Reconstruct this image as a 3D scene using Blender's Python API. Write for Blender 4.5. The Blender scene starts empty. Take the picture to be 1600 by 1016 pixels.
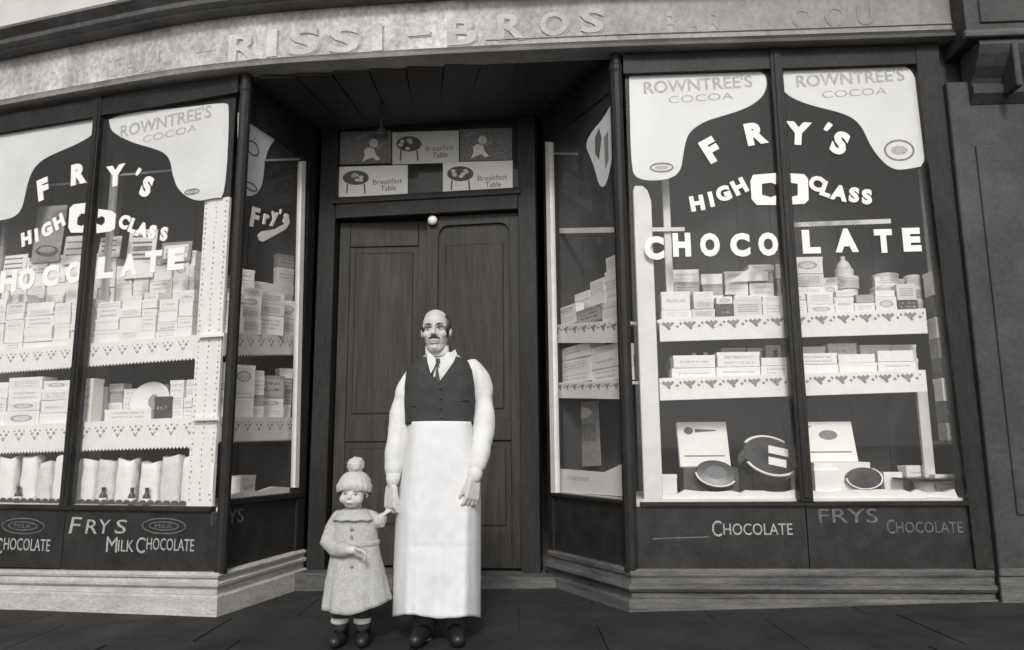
import bpy, bmesh, math, random
from mathutils import Vector, Matrix, noise as mnoise

sc = bpy.context.scene
col = sc.collection
R_ = math.radians
# ------------------------------------------------------------------ camera
FPX, CX, CY = 1168.0, 800.0, 508.0
CAM = Vector((0, 0, 1.0))
CROT = Matrix.Rotation(R_(90 + 9.3), 3, 'X') @ Matrix.Rotation(R_(-0.45), 3, 'Z')
cd = bpy.data.cameras.new('camera'); cam = bpy.data.objects.new('camera', cd); col.objects.link(cam)
cam.matrix_world = Matrix.Translation(CAM) @ CROT.to_4x4()
cd.sensor_width = 36; cd.lens = 36 * FPX / 1600; cd.clip_start = .05; cd.clip_end = 900
sc.camera = cam
# ------------------------------------------------------------------ sky, sun, exposure
SUN_EL, SUN_AZ = R_(35), R_(2)          # azimuth: degrees to the left behind the camera
w = bpy.data.worlds.new('World'); sc.world = w; w.use_nodes = True
nt = w.node_tree; nt.nodes.clear()
wo = nt.nodes.new('ShaderNodeOutputWorld'); bg = nt.nodes.new('ShaderNodeBackground')
sky = nt.nodes.new('ShaderNodeTexSky'); sky.sky_type = 'NISHITA'; sky.sun_disc = False
sky.sun_elevation = SUN_EL; sky.sun_rotation = R_(180) + SUN_AZ; sky.air_density = 1.0; sky.dust_density = 2.0
hs = nt.nodes.new('ShaderNodeHueSaturation'); hs.inputs['Saturation'].default_value = 0.04
nt.links.new(sky.outputs[0], hs.inputs['Color']); nt.links.new(hs.outputs[0], bg.inputs[0])
bg.inputs[1].default_value = 0.15
nt.links.new(bg.outputs[0], wo.inputs[0])
sl = bpy.data.lights.new('sun', 'SUN'); sun = bpy.data.objects.new('sun', sl); col.objects.link(sun)
sl.energy = 2.0; sl.angle = R_(10); sl.color = (1, .985, .96)
sdir = Vector((-math.sin(SUN_AZ) * math.cos(SUN_EL), -math.cos(SUN_AZ) * math.cos(SUN_EL), math.sin(SUN_EL)))
sun.rotation_euler = sdir.to_track_quat('Z', 'Y').to_euler(); sun.location = (-4, -6, 8)
sc.view_settings.view_transform = 'Standard'; sc.view_settings.look = 'None'
sc.view_settings.exposure = -0.12; sc.view_settings.gamma = 1.0

# ------------------------------------------------------------------ measuring helpers
def ray(x, y):
    return CROT @ Vector(((x - CX) / FPX, -(y - CY) / FPX, -1))
def at(x, y, D):
    d = ray(x, y); return CAM + d * (D / d.y)
class Plane:
    """a vertical wall plane; local coordinates u along it, d into the building, z up"""
    def __init__(s, a, b):
        s.a = Vector((a[0], a[1], 0)); s.b = Vector((b[0], b[1], 0))
        s.U = (s.b - s.a).normalized(); s.len = (s.b - s.a).length
        s.n = Vector((s.U.y, -s.U.x, 0))
        s.M = Matrix(((s.U.x, -s.n.x, 0, s.a.x), (s.U.y, -s.n.y, 0, s.a.y), (0, 0, 1, 0), (0, 0, 0, 1)))
        s.ang = math.atan2(s.U.y, s.U.x)
    def w(s, u, d, z):
        return s.a + s.U * u - s.n * d + Vector((0, 0, z))
    def px(s, x, y, d=0.0):
        dr = ray(x, y); o = s.a - s.n * d
        t = (o - CAM).dot(s.n) / dr.dot(s.n)
        P = CAM + dr * t
        return ((P - o).dot(s.U), P.z)
    def q(s, pts, d=0.0):
        return [s.px(x, y, d) for x, y in pts]

L = (-1.754, 4.6); RC = (0.6546, 4.3); W = (2.545, 4.2); LB = (-1.487, 5.45); RB = (0.2414, 5.2)
ca, sa = math.cos(R_(17.7)), math.sin(R_(17.7))
FL = (L[0] - 3 * ca, L[1] + 3 * sa)
LF, RF, LR, RR, BK = Plane(FL, L), Plane(RC, W), Plane(L, LB), Plane(RB, RC), Plane(LB, RB)
def ground(x): return .085 + .03 * x

# ------------------------------------------------------------------ materials
MATS = {}
def mk(name):
    m = bpy.data.materials.new(name); m.use_nodes = True
    n = m.node_tree; b = n.nodes['Principled BSDF']; MATS[name] = m
    return m, n, b
def warm(v, k=.045): return (v * (1 + k), v, v * (1 - k), 1)
def mat(name, v, v2=None, rough=.6, scale=6, stretch=(1, 1, 1), bump=.0, bscale=60, spec=.4, warmth=.04, fine=0.0, coat=0):
    m, n, b = mk(name)
    tc = n.nodes.new('ShaderNodeTexCoord'); mp = n.nodes.new('ShaderNodeMapping'); mp.inputs['Scale'].default_value = stretch
    n.links.new(tc.outputs['Object'], mp.inputs[0])
    nz = n.nodes.new('ShaderNodeTexNoise'); nz.inputs['Scale'].default_value = scale; nz.inputs['Detail'].default_value = 9; nz.inputs['Roughness'].default_value = .68
    n.links.new(mp.outputs[0], nz.inputs['Vector'])
    cr = n.nodes.new('ShaderNodeValToRGB'); v2 = v * 1.25 if v2 is None else v2
    cr.color_ramp.elements[0].position = .36; cr.color_ramp.elements[1].position = .66
    cr.color_ramp.elements[0].color = warm(v, warmth); cr.color_ramp.elements[1].color = warm(v2, warmth)
    n.links.new(nz.outputs['Fac'], cr.inputs[0])
    out = cr.outputs[0]
    nf = n.nodes.new('ShaderNodeTexNoise'); nf.inputs['Scale'].default_value = bscale; nf.inputs['Detail'].default_value = 6; nf.inputs['Roughness'].default_value = .7
    n.links.new(mp.outputs[0], nf.inputs['Vector'])
    if fine:
        mx = n.nodes.new('ShaderNodeMix'); mx.data_type = 'RGBA'; mx.blend_type = 'MULTIPLY'; mx.inputs['Factor'].default_value = fine
        c2 = n.nodes.new('ShaderNodeValToRGB'); c2.color_ramp.elements[0].position = .3; c2.color_ramp.elements[1].position = .62
        n.links.new(nf.outputs['Fac'], c2.inputs[0]); n.links.new(out, mx.inputs['A']); n.links.new(c2.outputs[0], mx.inputs['B']); out = mx.outputs['Result']
    n.links.new(out, b.inputs['Base Color'])
    b.inputs['Roughness'].default_value = rough; b.inputs['Specular IOR Level'].default_value = spec; b.inputs['Coat Weight'].default_value = coat
    if bump:
        bp = n.nodes.new('ShaderNodeBump'); bp.inputs['Strength'].default_value = bump; bp.inputs['Distance'].default_value = .004
        n.links.new(nf.outputs['Fac'], bp.inputs['Height']); n.links.new(bp.outputs[0], b.inputs['Normal'])
    return m
mat('dark_paint', 0.018, 0.036, rough=.5, spec=.22, scale=3, stretch=(1, 1, .35), bump=.35, bscale=45, warmth=.08, fine=.45)
mat('dark_wood', 0.05, 0.08, rough=.45, scale=5, stretch=(4, 4, .4), bump=.2, bscale=30, warmth=.1, fine=.3)
mat('door_wood', .03, .055, rough=.5, spec=.22, scale=5, stretch=(5, 5, .4), bump=.2, bscale=25, warmth=.1, fine=.3)
mat('blind_cloth', .05, .075, rough=.9, scale=3, stretch=(3, 3, .3), warmth=.1)
mat('panel_black', 0.022, 0.042, rough=.3, scale=8, bump=.12, bscale=70, fine=.4, warmth=.05)
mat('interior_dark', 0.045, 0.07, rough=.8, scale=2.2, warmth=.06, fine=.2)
mat('fascia_paint', 0.38, 0.74, rough=.55, scale=2.2, stretch=(1, 1, .8), bump=.5, bscale=28, fine=.5)
def paint_light_falloff(m):  # light falloff painted in: colour darkens towards the right, broken up by noise
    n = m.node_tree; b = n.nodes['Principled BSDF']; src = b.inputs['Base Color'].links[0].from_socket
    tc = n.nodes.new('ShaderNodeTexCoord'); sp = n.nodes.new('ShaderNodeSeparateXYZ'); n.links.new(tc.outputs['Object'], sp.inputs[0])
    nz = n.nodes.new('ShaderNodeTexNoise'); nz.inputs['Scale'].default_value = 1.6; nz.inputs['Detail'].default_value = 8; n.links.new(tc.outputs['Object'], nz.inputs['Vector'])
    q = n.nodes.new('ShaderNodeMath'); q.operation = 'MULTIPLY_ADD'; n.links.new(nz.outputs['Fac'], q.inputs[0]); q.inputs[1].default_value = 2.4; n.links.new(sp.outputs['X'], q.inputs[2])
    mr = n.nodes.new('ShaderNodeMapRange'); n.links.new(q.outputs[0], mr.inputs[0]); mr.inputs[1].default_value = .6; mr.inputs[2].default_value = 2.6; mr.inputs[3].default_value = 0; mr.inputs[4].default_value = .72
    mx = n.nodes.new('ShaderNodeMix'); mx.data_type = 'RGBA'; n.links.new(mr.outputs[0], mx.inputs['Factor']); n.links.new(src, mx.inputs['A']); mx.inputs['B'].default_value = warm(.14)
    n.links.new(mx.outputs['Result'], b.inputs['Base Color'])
paint_light_falloff(MATS['fascia_paint'])
mat('letter_paint', .44, .7, rough=.5, scale=5, bump=.2, fine=.25)
paint_light_falloff(MATS['letter_paint'])
mat('letter_shadow', 0.26, 0.42, rough=.6, scale=6, fine=.3)
mat('cornice_paint', 0.09, 0.19, rough=.6, scale=3, stretch=(1, 1, 2), bump=.3, bscale=30, fine=.3)
mat('upper_render', 0.5, 0.6, rough=.9, scale=1.5, bump=.3, bscale=40)
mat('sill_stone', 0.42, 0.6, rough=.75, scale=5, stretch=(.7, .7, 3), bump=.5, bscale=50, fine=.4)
mat('sill_grey', 0.07, 0.18, rough=.7, scale=4, stretch=(.5, .5, 4), bump=.6, bscale=50, fine=.5)  # on the right plinth: the same stone darkened to imitate weaker light
mat('pilaster_paint', 0.04, 0.075, rough=.6, scale=2.5, bump=.4, bscale=35, fine=.4, warmth=.03)
mat('white_paint', .66, .78, rough=.5, scale=6, bump=.1)
mat('enamel', .8, .86, rough=.25, scale=9)
mat('transfer_white', .7, .8, rough=.5, scale=3, warmth=.01)
mat('transfer_ink', .42, .52, rough=.6, scale=30, fine=.3)
mat('ink', .07, .14, rough=.6, scale=40)
mat('ink_mid', 0.16, 0.3, rough=.6, scale=60, fine=.3)
mat('gilt', .32, .5, rough=.45, scale=50, fine=.3, warmth=.02)
mat('gilt_faint', .1, .2, rough=.5, scale=40, fine=.5, warmth=.02)
mat('lace_paper', 0.78, 0.86, rough=.8, scale=20)
mat('lace_print', .24, .4, rough=.8, scale=90, fine=.3)
mat('carton_white', 0.8, 0.88, rough=.6, scale=14)
mat('carton_cream', 0.68, 0.78, rough=.6, scale=18, fine=.15)
mat('carton_grey', .3, .42, rough=.6, scale=20, fine=.3)
mat('carton_dark', 0.07, 0.12, rough=.4, scale=20, fine=.3)
mat('tin_dark', 0.04, 0.08, rough=.3, scale=12)
mat('ceramic', .78, .85, rough=.25, scale=5)
mat('wicker', .06, .12, rough=.7, scale=60, bump=.5, bscale=120)
mat('pavement_stone', 0.015, 0.046, rough=.85, scale=2.4, bump=.7, bscale=90, fine=.55)
mat('road_stone', .06, .1, rough=.9, scale=1.2, bump=.6, bscale=60, fine=.4)
mat('skin', 0.5, 0.6, rough=.6, scale=26, warmth=.03, bump=.25, bscale=260, fine=.12)
mat('hair', 0.035, 0.07, rough=.6, scale=30, stretch=(1, 1, 4), bump=.6, bscale=140)
mat('shirt', 0.62, 0.7, rough=.85, scale=6, bump=.25, bscale=30, warmth=.01)
mat('apron_cloth', 0.66, 0.74, rough=.9, scale=4, bump=.2, bscale=40, warmth=.005)
mat('waistcoat_cloth', 0.036, 0.052, rough=.8, scale=20, bump=.3, bscale=200, warmth=.06, fine=.25)
mat('tie_cloth', .03, .05, rough=.6, scale=40)
mat('trouser_cloth', 0.025, 0.045, rough=.85, scale=30)
mat('leather', 0.014, 0.026, rough=.4, scale=20)
mat('wool_coat', 0.44, 0.55, rough=.95, scale=34, bump=.7, bscale=160, warmth=.02, fine=.4)
mat('wool_knit', 0.48, 0.62, rough=.95, scale=40, bump=.6, bscale=200, warmth=.02, fine=.2)
mat('sock', 0.5, 0.6, rough=.9, scale=30)
mat('eye_dark', .03, .05, rough=.2)
mat('lip', .3, .36, rough=.6)
mat('brass', .2, .3, rough=.35, scale=30)

def glass_mat():
    m = bpy.data.materials.new('pane_glass'); m.use_nodes = True; n = m.node_tree; n.nodes.clear(); MATS['pane_glass'] = m
    o = n.nodes.new('ShaderNodeOutputMaterial'); t = n.nodes.new('ShaderNodeBsdfTransparent'); g = n.nodes.new('ShaderNodeBsdfGlossy')
    t.inputs[0].default_value = (.97, .97, .97, 1)
    g.inputs['Roughness'].default_value = 0.0; g.inputs['Color'].default_value = (.9, .9, .9, 1)
    ge = n.nodes.new('ShaderNodeNewGeometry'); dt = n.nodes.new('ShaderNodeVectorMath'); dt.operation = 'DOT_PRODUCT'
    n.links.new(ge.outputs['Normal'], dt.inputs[0]); n.links.new(ge.outputs['Incoming'], dt.inputs[1])
    def M(op, a, b_=None):                       # Schlick reflectance of one thin glass face
        q = n.nodes.new('ShaderNodeMath'); q.operation = op
        for i, v in enumerate((a, b_)):
            if v is None: continue
            if isinstance(v, float): q.inputs[i].default_value = v
            else: n.links.new(v, q.inputs[i])
        return q.outputs[0]
    fr_out = M('ADD', M('MULTIPLY', M('POWER', M('SUBTRACT', 1.0, M('ABSOLUTE', dt.outputs['Value'])), 5.0), .5), .011)
    df = n.nodes.new('ShaderNodeBsdfDiffuse'); df.inputs[0].default_value = (.6, .59, .57, 1)  # thin pale dust film, mixed in as haze to lift the dark interior
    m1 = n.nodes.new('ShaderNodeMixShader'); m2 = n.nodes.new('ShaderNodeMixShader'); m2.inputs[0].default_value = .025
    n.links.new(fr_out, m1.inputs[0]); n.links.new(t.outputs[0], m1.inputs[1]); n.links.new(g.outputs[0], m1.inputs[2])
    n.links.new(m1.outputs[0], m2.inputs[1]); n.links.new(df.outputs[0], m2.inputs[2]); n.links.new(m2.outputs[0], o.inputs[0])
glass_mat()

def print_mat(name, base, ink, lines=4.0, oval=False, dens=.5):
    """printed carton front: broken rows of small lettering, or a ringed emblem, on paper (flat print)"""
    m, n, b = mk(name)
    N = n.nodes.new; LK = n.links.new
    tc = N('ShaderNodeTexCoord'); sp = N('ShaderNodeSeparateXYZ'); LK(tc.outputs['Generated'], sp.inputs[0])
    oi = N('ShaderNodeObjectInfo')
    def M(op, a, b_=None, c=None):
        q = N('ShaderNodeMath'); q.operation = op
        for i, v in enumerate((a, b_, c)):
            if v is None: continue
            if isinstance(v, (int, float)): q.inputs[i].default_value = v
            else: LK(v, q.inputs[i])
        return q.outputs[0]
    x, z = sp.outputs['X'], sp.outputs['Z']
    cb = N('ShaderNodeCombineXYZ'); LK(M('MULTIPLY', x, 16), cb.inputs[0]); LK(M('MULTIPLY_ADD', z, lines * 2, M('MULTIPLY', oi.outputs['Random'], 90)), cb.inputs[1])
    nz = N('ShaderNodeTexNoise'); nz.inputs['Scale'].default_value = 1.0; nz.inputs['Detail'].default_value = 3; LK(cb.outputs[0], nz.inputs['Vector'])
    word = M('GREATER_THAN', nz.outputs['Fac'], 1 - dens)
    row = M('GREATER_THAN', M('SINE', M('MULTIPLY_ADD', z, lines * 6.283, M('MULTIPLY', oi.outputs['Random'], 6))), .15)
    ex = M('LESS_THAN', M('ABSOLUTE', M('SUBTRACT', x, .5)), .4); ez = M('LESS_THAN', M('ABSOLUTE', M('SUBTRACT', z, .5)), .36)
    f = M('MULTIPLY', M('MULTIPLY', word, row), M('MULTIPLY', ex, ez))
    if oval:
        r = M('SQRT', M('ADD', M('POWER', M('MULTIPLY', M('SUBTRACT', x, .5), 2.5), 2), M('POWER', M('MULTIPLY', M('SUBTRACT', z, .5), 3), 2)))
        ring = M('LESS_THAN', M('ABSOLUTE', M('SUBTRACT', r, .8)), .13); inn = M('LESS_THAN', r, .66)
        f = M('MAXIMUM', ring, M('MULTIPLY', M('MULTIPLY', word, inn), .8))
    mx = N('ShaderNodeMix'); mx.data_type = 'RGBA'
    LK(M('MULTIPLY', f, .85), mx.inputs['Factor'])
    mx.inputs['A'].default_value = warm(base, .02); mx.inputs['B'].default_value = warm(ink, .05)
    LK(mx.outputs['Result'], b.inputs['Base Color']); b.inputs['Roughness'].default_value = .6
print_mat('print_lines', .8, .4, 4, False, .52)
print_mat('print_two', .82, .5, 2, False, .55)
print_mat('print_oval', .78, .3, 5, True, .5)
print_mat('print_grey', .45, .1, 3, False, .5)
print_mat('print_dark', .07, .5, 2, False, .46)
print_mat('print_dense', .66, .22, 6, False, .6)
print_mat('print_big', .76, .28, 1.5, False, .5)

# ------------------------------------------------------------------ mesh helpers
def link(name, me, m, parent=None, smooth=False):
    o = bpy.data.objects.new(name, me); col.objects.link(o)
    if m: me.materials.clear(); me.materials.append(MATS[m])
    if smooth:
        for p in me.polygons: p.use_smooth = True
    if parent: o.parent = parent
    return o
def from_bm(name, bm, m, parent=None, smooth=False):
    bmesh.ops.recalc_face_normals(bm, faces=bm.faces)
    me = bpy.data.meshes.new(name); bm.to_mesh(me); bm.free()
    return link(name, me, m, parent, smooth)
def tag(o, label=None, cat=None, group=None, kind=None):
    if label: o['label'] = label
    if cat: o['category'] = cat
    if group: o['group'] = group
    if kind: o['kind'] = kind
    return o
def empty(name, loc=(0, 0, 0), rz=0):
    o = bpy.data.objects.new(name, None); col.objects.link(o); o.location = loc; o.rotation_euler = (0, 0, rz)
    o.empty_display_size = .1
    return o
def add_prism(bm, P, poly, d0, d1):
    f = [bm.verts.new(P.w(u, d0, z)) for u, z in poly]; k = [bm.verts.new(P.w(u, d1, z)) for u, z in poly]
    n = len(poly)
    bm.faces.new(f); bm.faces.new(k[::-1])
    for i in range(n): bm.faces.new((f[i], k[i], k[(i + 1) % n], f[(i + 1) % n]))
def prism(name, P, poly, d0, d1, m, parent, bev=0):
    bm = bmesh.new(); add_prism(bm, P, poly, d0, d1)
    if bev: bmesh.ops.bevel(bm, geom=bm.edges[:], offset=bev, segments=1, affect='EDGES')
    return from_bm(name, bm, m, parent)
def rect(u0, u1, z0, z1): return [(u0, z0), (u1, z0), (u1, z1), (u0, z1)]
def add_box(bm, x0, x1, y0, y1, z0, z1):
    v = [bm.verts.new((x, y, z)) for x in (x0, x1) for y in (y0, y1) for z in (z0, z1)]
    for f in ((0, 1, 3, 2), (4, 6, 7, 5), (0, 4, 5, 1), (2, 3, 7, 6), (0, 2, 6, 4), (1, 5, 7, 3)):
        bm.faces.new([v[i] for i in f])
def sweep(name, prof, path, m, parent, close=True):
    """profile [(out, z)] swept along plan path [(x, y, dz)] with mitres; out is toward the street"""
    n = len(path); dirs = []
    for i in range(n - 1):
        a, b = path[i], path[i + 1]; d = Vector((b[0] - a[0], b[1] - a[1])).normalized(); dirs.append(d)
    bm = bmesh.new(); rings = []
    for i in range(n):
        d0 = dirs[max(i - 1, 0)]; d1 = dirs[min(i, n - 2)]
        n0 = Vector((d0.y, -d0.x)); n1 = Vector((d1.y, -d1.x)); nn = (n0 + n1).normalized(); k = 1 / max(.3, nn.dot(n0))
        rings.append([bm.verts.new((path[i][0] + nn.x * k * o, path[i][1] + nn.y * k * o, z + path[i][2])) for o, z in prof])
    for i in range(n - 1):
        for j in range(len(prof) if close else len(prof) - 1):
            j2 = (j + 1) % len(prof)
            bm.faces.new((rings[i][j], rings[i + 1][j], rings[i + 1][j2], rings[i][j2]))
    if close: bm.faces.new(rings[0]); bm.faces.new(rings[-1][::-1])
    return from_bm(name, bm, m, parent)
def loft(bm, rings, cap=True):
    vr = [[bm.verts.new(p) for p in r] for r in rings]; n = len(vr[0])
    for a, b in zip(vr, vr[1:]):
        for i in range(n): bm.faces.new((a[i], a[(i + 1) % n], b[(i + 1) % n], b[i]))
    if cap: bm.faces.new(vr[0][::-1]); bm.faces.new(vr[-1])
    return vr
def lathe_bm(prof, seg=20, bm=None, off=(0, 0, 0)):
    bm = bm or bmesh.new()
    loft(bm, [[(off[0] + r * math.cos(6.28318 * i / seg), off[1] + r * math.sin(6.28318 * i / seg), off[2] + z) for i in range(seg)] for r, z in prof])
    return bm

# text -> mesh, cached
_tc = {}
def glyph(s, bold=.0, shear=0.0):
    k = (s, bold, shear)
    if k not in _tc:
        c = bpy.data.curves.new('glyph', 'FONT'); c.body = s; c.size = 1.0; c.extrude = .5; c.offset = bold; c.shear = shear
        c.resolution_u = 3; c.align_x = 'LEFT'
        o = bpy.data.objects.new('glyph', c); col.objects.link(o)
        dg = bpy.context.evaluated_depsgraph_get(); me = bpy.data.meshes.new_from_object(o.evaluated_get(dg))
        vs = [v.co.copy() for v in me.vertices]; fs = [tuple(p.vertices) for p in me.polygons]
        bpy.data.objects.remove(o); bpy.data.curves.remove(c); bpy.data.meshes.remove(me)
        x0 = min(v.x for v in vs); x1 = max(v.x for v in vs); y0 = min(v.y for v in vs); y1 = max(v.y for v in vs)
        vs = [Vector((v.x - (x0 + x1) / 2, v.y - (y0 + y1) / 2, v.z)) for v in vs]
        _tc[k] = (vs, fs, x1 - x0, y1 - y0)
    return _tc[k]
def text(name, s, P, uz, h, m, parent, d=0, th=.003, rot=0, width=None, bold=0.0, shear=0.0):
    """letters on wall plane P centred at (u, z); front face at depth d-th, back at d"""
    vs, fs, gw, gh = glyph(s, bold, shear)
    sy = h / gh; sx = sy if width is None else width / gw
    c, sn = math.cos(R_(rot)), math.sin(R_(rot))
    out = []
    for v in vs:
        x, y = v.x * sx, v.y * sy
        out.append(P.w(uz[0] + x * c - y * sn, d - th * (v.z + .5), uz[1] + x * sn + y * c))
    me = bpy.data.meshes.new(name); me.from_pydata(out, [], fs); me.update()
    return link(name, me, m, parent)
def ptext(name, s, P, x, y, hpx, m, parent, d=0, rot=0, wpx=None, **k):
    """as text(), with centre and size measured on the photograph"""
    c = P.px(x, y, d); h = P.px(x, y - hpx / 2, d)[1] - P.px(x, y + hpx / 2, d)[1]
    wd = None if wpx is None else P.px(x + wpx / 2, y, d)[0] - P.px(x - wpx / 2, y, d)[0]
    return text(name, s, P, c, h, m, parent, d, rot=rot, width=wd, **k)
def oval(name, P, c, ru, rz, d, th, m, parent, ring=None, seg=28):
    bm = bmesh.new()
    pts = [(c[0] + ru * math.cos(6.28318 * i / seg), c[1] + rz * math.sin(6.28318 * i / seg)) for i in range(seg)]
    if ring is None: add_prism(bm, P, pts, d - th, d)
    else:
        k = [(c[0] + (ru - ring) * math.cos(6.28318 * i / seg), c[1] + (rz - ring) * math.sin(6.28318 * i / seg)) for i in range(seg)]
        A = [[bm.verts.new(P.w(u, dd, z)) for u, z in pp] for pp, dd in ((pts, d - th), (k, d - th), (k, d), (pts, d))]
        for a, b in zip(A, A[1:] + A[:1]):
            for i in range(seg): bm.faces.new((a[i], a[(i + 1) % seg], b[(i + 1) % seg], b[i]))
    return from_bm(name, bm, m, parent)
#@@SETTING
# ------------------------------------------------------------------ ground
def sheet(name, x0, x1, y0, y1, nx, ny, dz, m):
    bm = bmesh.new(); g = []
    for j in range(ny + 1):
        r = []
        for i in range(nx + 1):
            x = x0 + (x1 - x0) * i / nx; y = y0 + (y1 - y0) * j / ny
            r.append(bm.verts.new((x, y, ground(max(-12, min(12, x))) + dz)))
        g.append(r)
    for j in range(ny):
        for i in range(nx): bm.faces.new((g[j][i], g[j][i + 1], g[j + 1][i + 1], g[j + 1][i]))
    return tag(from_bm(name, bm, m), kind='structure')
tag(sheet('road', -300, 300, -300, 300, 75, 2, -.13, 'road_stone'))
pv = sheet('pavement', -11, 11, 2.2, 9, 22, 2, 0, 'pavement_stone')
# large worn paving flags laid in courses, each its own slab a few millimetres proud of the bed
rnd = random.Random(4)
y = 2.25; k = 0
while y < 6.0:
    hgt = rnd.uniform(.5, .62); x = -5.5 + rnd.uniform(0, .6)
    while x < 4.5:
        wd = rnd.uniform(.6, 1.0)
        bm = bmesh.new(); t = rnd.uniform(.0085, .0105)
        j = [rnd.uniform(.002, .006) for _ in range(8)]; cs = [(x + j[0], y + j[1]), (x + wd - j[2], y + j[3]), (x + wd - j[4], y + hgt - j[5]), (x + j[6], y + hgt - j[7])]
        lo = [bm.verts.new((a, b, ground(a) + .0005)) for a, b in cs]; hi = [bm.verts.new((a, b, ground(a) + t + rnd.uniform(-.001, .001))) for a, b in cs]
        bm.faces.new(hi)
        for i in range(4): bm.faces.new((lo[i], lo[(i + 1) % 4], hi[(i + 1) % 4], hi[i]))
        from_bm('paving_flag', bm, 'pavement_stone', pv)
        x += wd
    y += hgt
GT = .010
# ------------------------------------------------------------------ the shopfront
shop = tag(empty('shopfront', (0, 0, 0)), 'dark painted Edwardian sweet shop front with recessed doorway and pale lettered fascia', 'shopfront')
def chaikin(p, it=3):
    for _ in range(it):
        q = [p[0]]
        for a, b in zip(p, p[1:]):
            q.append(tuple(a[i] * .75 + b[i] * .25 for i in range(len(a)))); q.append(tuple(a[i] * .25 + b[i] * .75 for i in range(len(a))))
        p = q + [p[-1]]
    return p
Z0 = 3.40   # underside of the fascia
fp = chaikin([(L[0] - 6 * ca, L[1] + 6 * sa, .14), (L[0] - 1.2 * ca, L[1] + 1.2 * sa, .11), (L[0] - .1, L[1] - .02, .05), (-.5, 4.40, .025), (RC[0], RC[1] - .02, .0), (1.5, 4.24, -.004), (2.655, 4.18, -.006)], 3)
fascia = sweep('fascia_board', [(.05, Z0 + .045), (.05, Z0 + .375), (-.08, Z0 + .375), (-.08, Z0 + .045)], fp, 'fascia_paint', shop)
sweep('fascia_moulding', [(-.08, Z0), (.075, Z0), (.085, Z0 + .012), (.07, Z0 + .022), (.09, Z0 + .032), (.062, Z0 + .044), (-.08, Z0 + .044)], fp, 'letter_paint', shop)
sweep('fascia_bead', [(.0515, Z0 + .085), (.058, Z0 + .088), (.058, Z0 + .095), (.0515, Z0 + .098)], [p for p in fp if p[0] > -.25], 'fascia_paint', fascia)
cor = sweep('cornice', [(-.08, Z0 + .376), (.14, Z0 + .376), (.145, Z0 + .39), (.195, Z0 + .40), (.205, Z0 + .425), (.19, Z0 + .435), (.225, Z0 + .46), (.25, Z0 + .475), (.245, Z0 + .50), (-.08, Z0 + .54)], fp, 'cornice_paint', shop)
sweep('upper_wall', [(-.02, Z0 + .535), (-.02, Z0 + 3.4), (-.3, Z0 + 3.4), (-.3, Z0 + .535)], fp + [(5.6, 4.05, 0)], 'upper_render', shop)
# fascia lettering, raised block letters, drop shadow painted as a darker offset copy
class Seg(Plane): pass
fsegs = [Plane(a, b) for a, b in zip(fp, fp[1:])]
def fplane(x, y):
    for s in fsegs:
        u, z = s.px(x, y, -.05)
        if -1e-4 <= u <= s.len + 1e-4: return s, u, z
    return fsegs[-1], *fsegs[-1].px(x, y, -.05)
def fletter(ch, x, y, hpx, faint=False, wpx=None):
    s, u, z = fplane(x, y)
    h = s.px(x, y - hpx / 2, -.05)[1] - s.px(x, y + hpx / 2, -.05)[1]
    wd = None if wpx is None else s.px(x + wpx / 2, y)[0] - s.px(x - wpx / 2, y)[0]
    if not faint: text('letter_shadow', ch, s, (u + .012, z - .011), h, 'letter_shadow', fascia, -.052, .0012, width=wd, bold=.025)
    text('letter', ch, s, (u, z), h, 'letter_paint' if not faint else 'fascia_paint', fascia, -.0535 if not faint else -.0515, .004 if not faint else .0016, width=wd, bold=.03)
for ch, x, y, h, wd in (('R', 382, 74, 42, 48), ('I', 425, 68, 42, 16), ('S', 475, 65, 42, 46), ('S', 538, 62, 42, 46), ('I', 590, 59, 42, 15), ('-', 655, 53, 7, 34), ('B', 722, 50, 42, 46), ('R', 798, 42, 40, 42), ('O', 866, 38, 38, 44), ('S', 925, 33, 38, 36)):
    fletter(ch, x, y, h, False, wd)
for ch, x, y, h, wd in (('T', 178, 104, 30, 22), ('A', 205, 99, 30, 22), ('L', 228, 97, 30, 18), ('L', 252, 93, 30, 18), ('-', 322, 78, 6, 30), ('B', 1048, 36, 34, 26), ('A', 1082, 35, 32, 26), ('R', 1118, 34, 32, 26), ('C', 1250, 28, 32, 26), ('O', 1305, 25, 34, 34), ('U', 1352, 24, 30, 26)):
    fletter(ch, x, y, h, True, wd)

# plinth and sill mouldings: left bay, right bay (both turn into the recess)
def g3(p, dz=0): return (p[0], p[1], dz)
lp = [g3((L[0] - 6 * ca, L[1] + 6 * sa), -.13), g3((L[0] - 1.75 * ca, L[1] + 1.75 * sa), -.055), g3(L, 0), g3(LB, .02)]
SL = .035
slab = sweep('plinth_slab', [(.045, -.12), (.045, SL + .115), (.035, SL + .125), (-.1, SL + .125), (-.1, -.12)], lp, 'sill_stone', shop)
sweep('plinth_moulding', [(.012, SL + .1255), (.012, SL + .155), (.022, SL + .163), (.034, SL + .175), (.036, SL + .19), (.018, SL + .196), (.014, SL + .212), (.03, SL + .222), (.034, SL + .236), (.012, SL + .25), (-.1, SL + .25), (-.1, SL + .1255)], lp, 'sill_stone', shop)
rp = [g3(RB, -.01), g3(RC, 0), g3((RF.w(1.93, 0, 0).x, RF.w(1.93, 0, 0).y), 0.0)]
SR = .12
sweep('plinth_slab', [(.045, -.12), (.045, SR + .045), (.032, SR + .06), (-.1, SR + .06), (-.1, -.12)], rp, 'sill_grey', shop)
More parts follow.
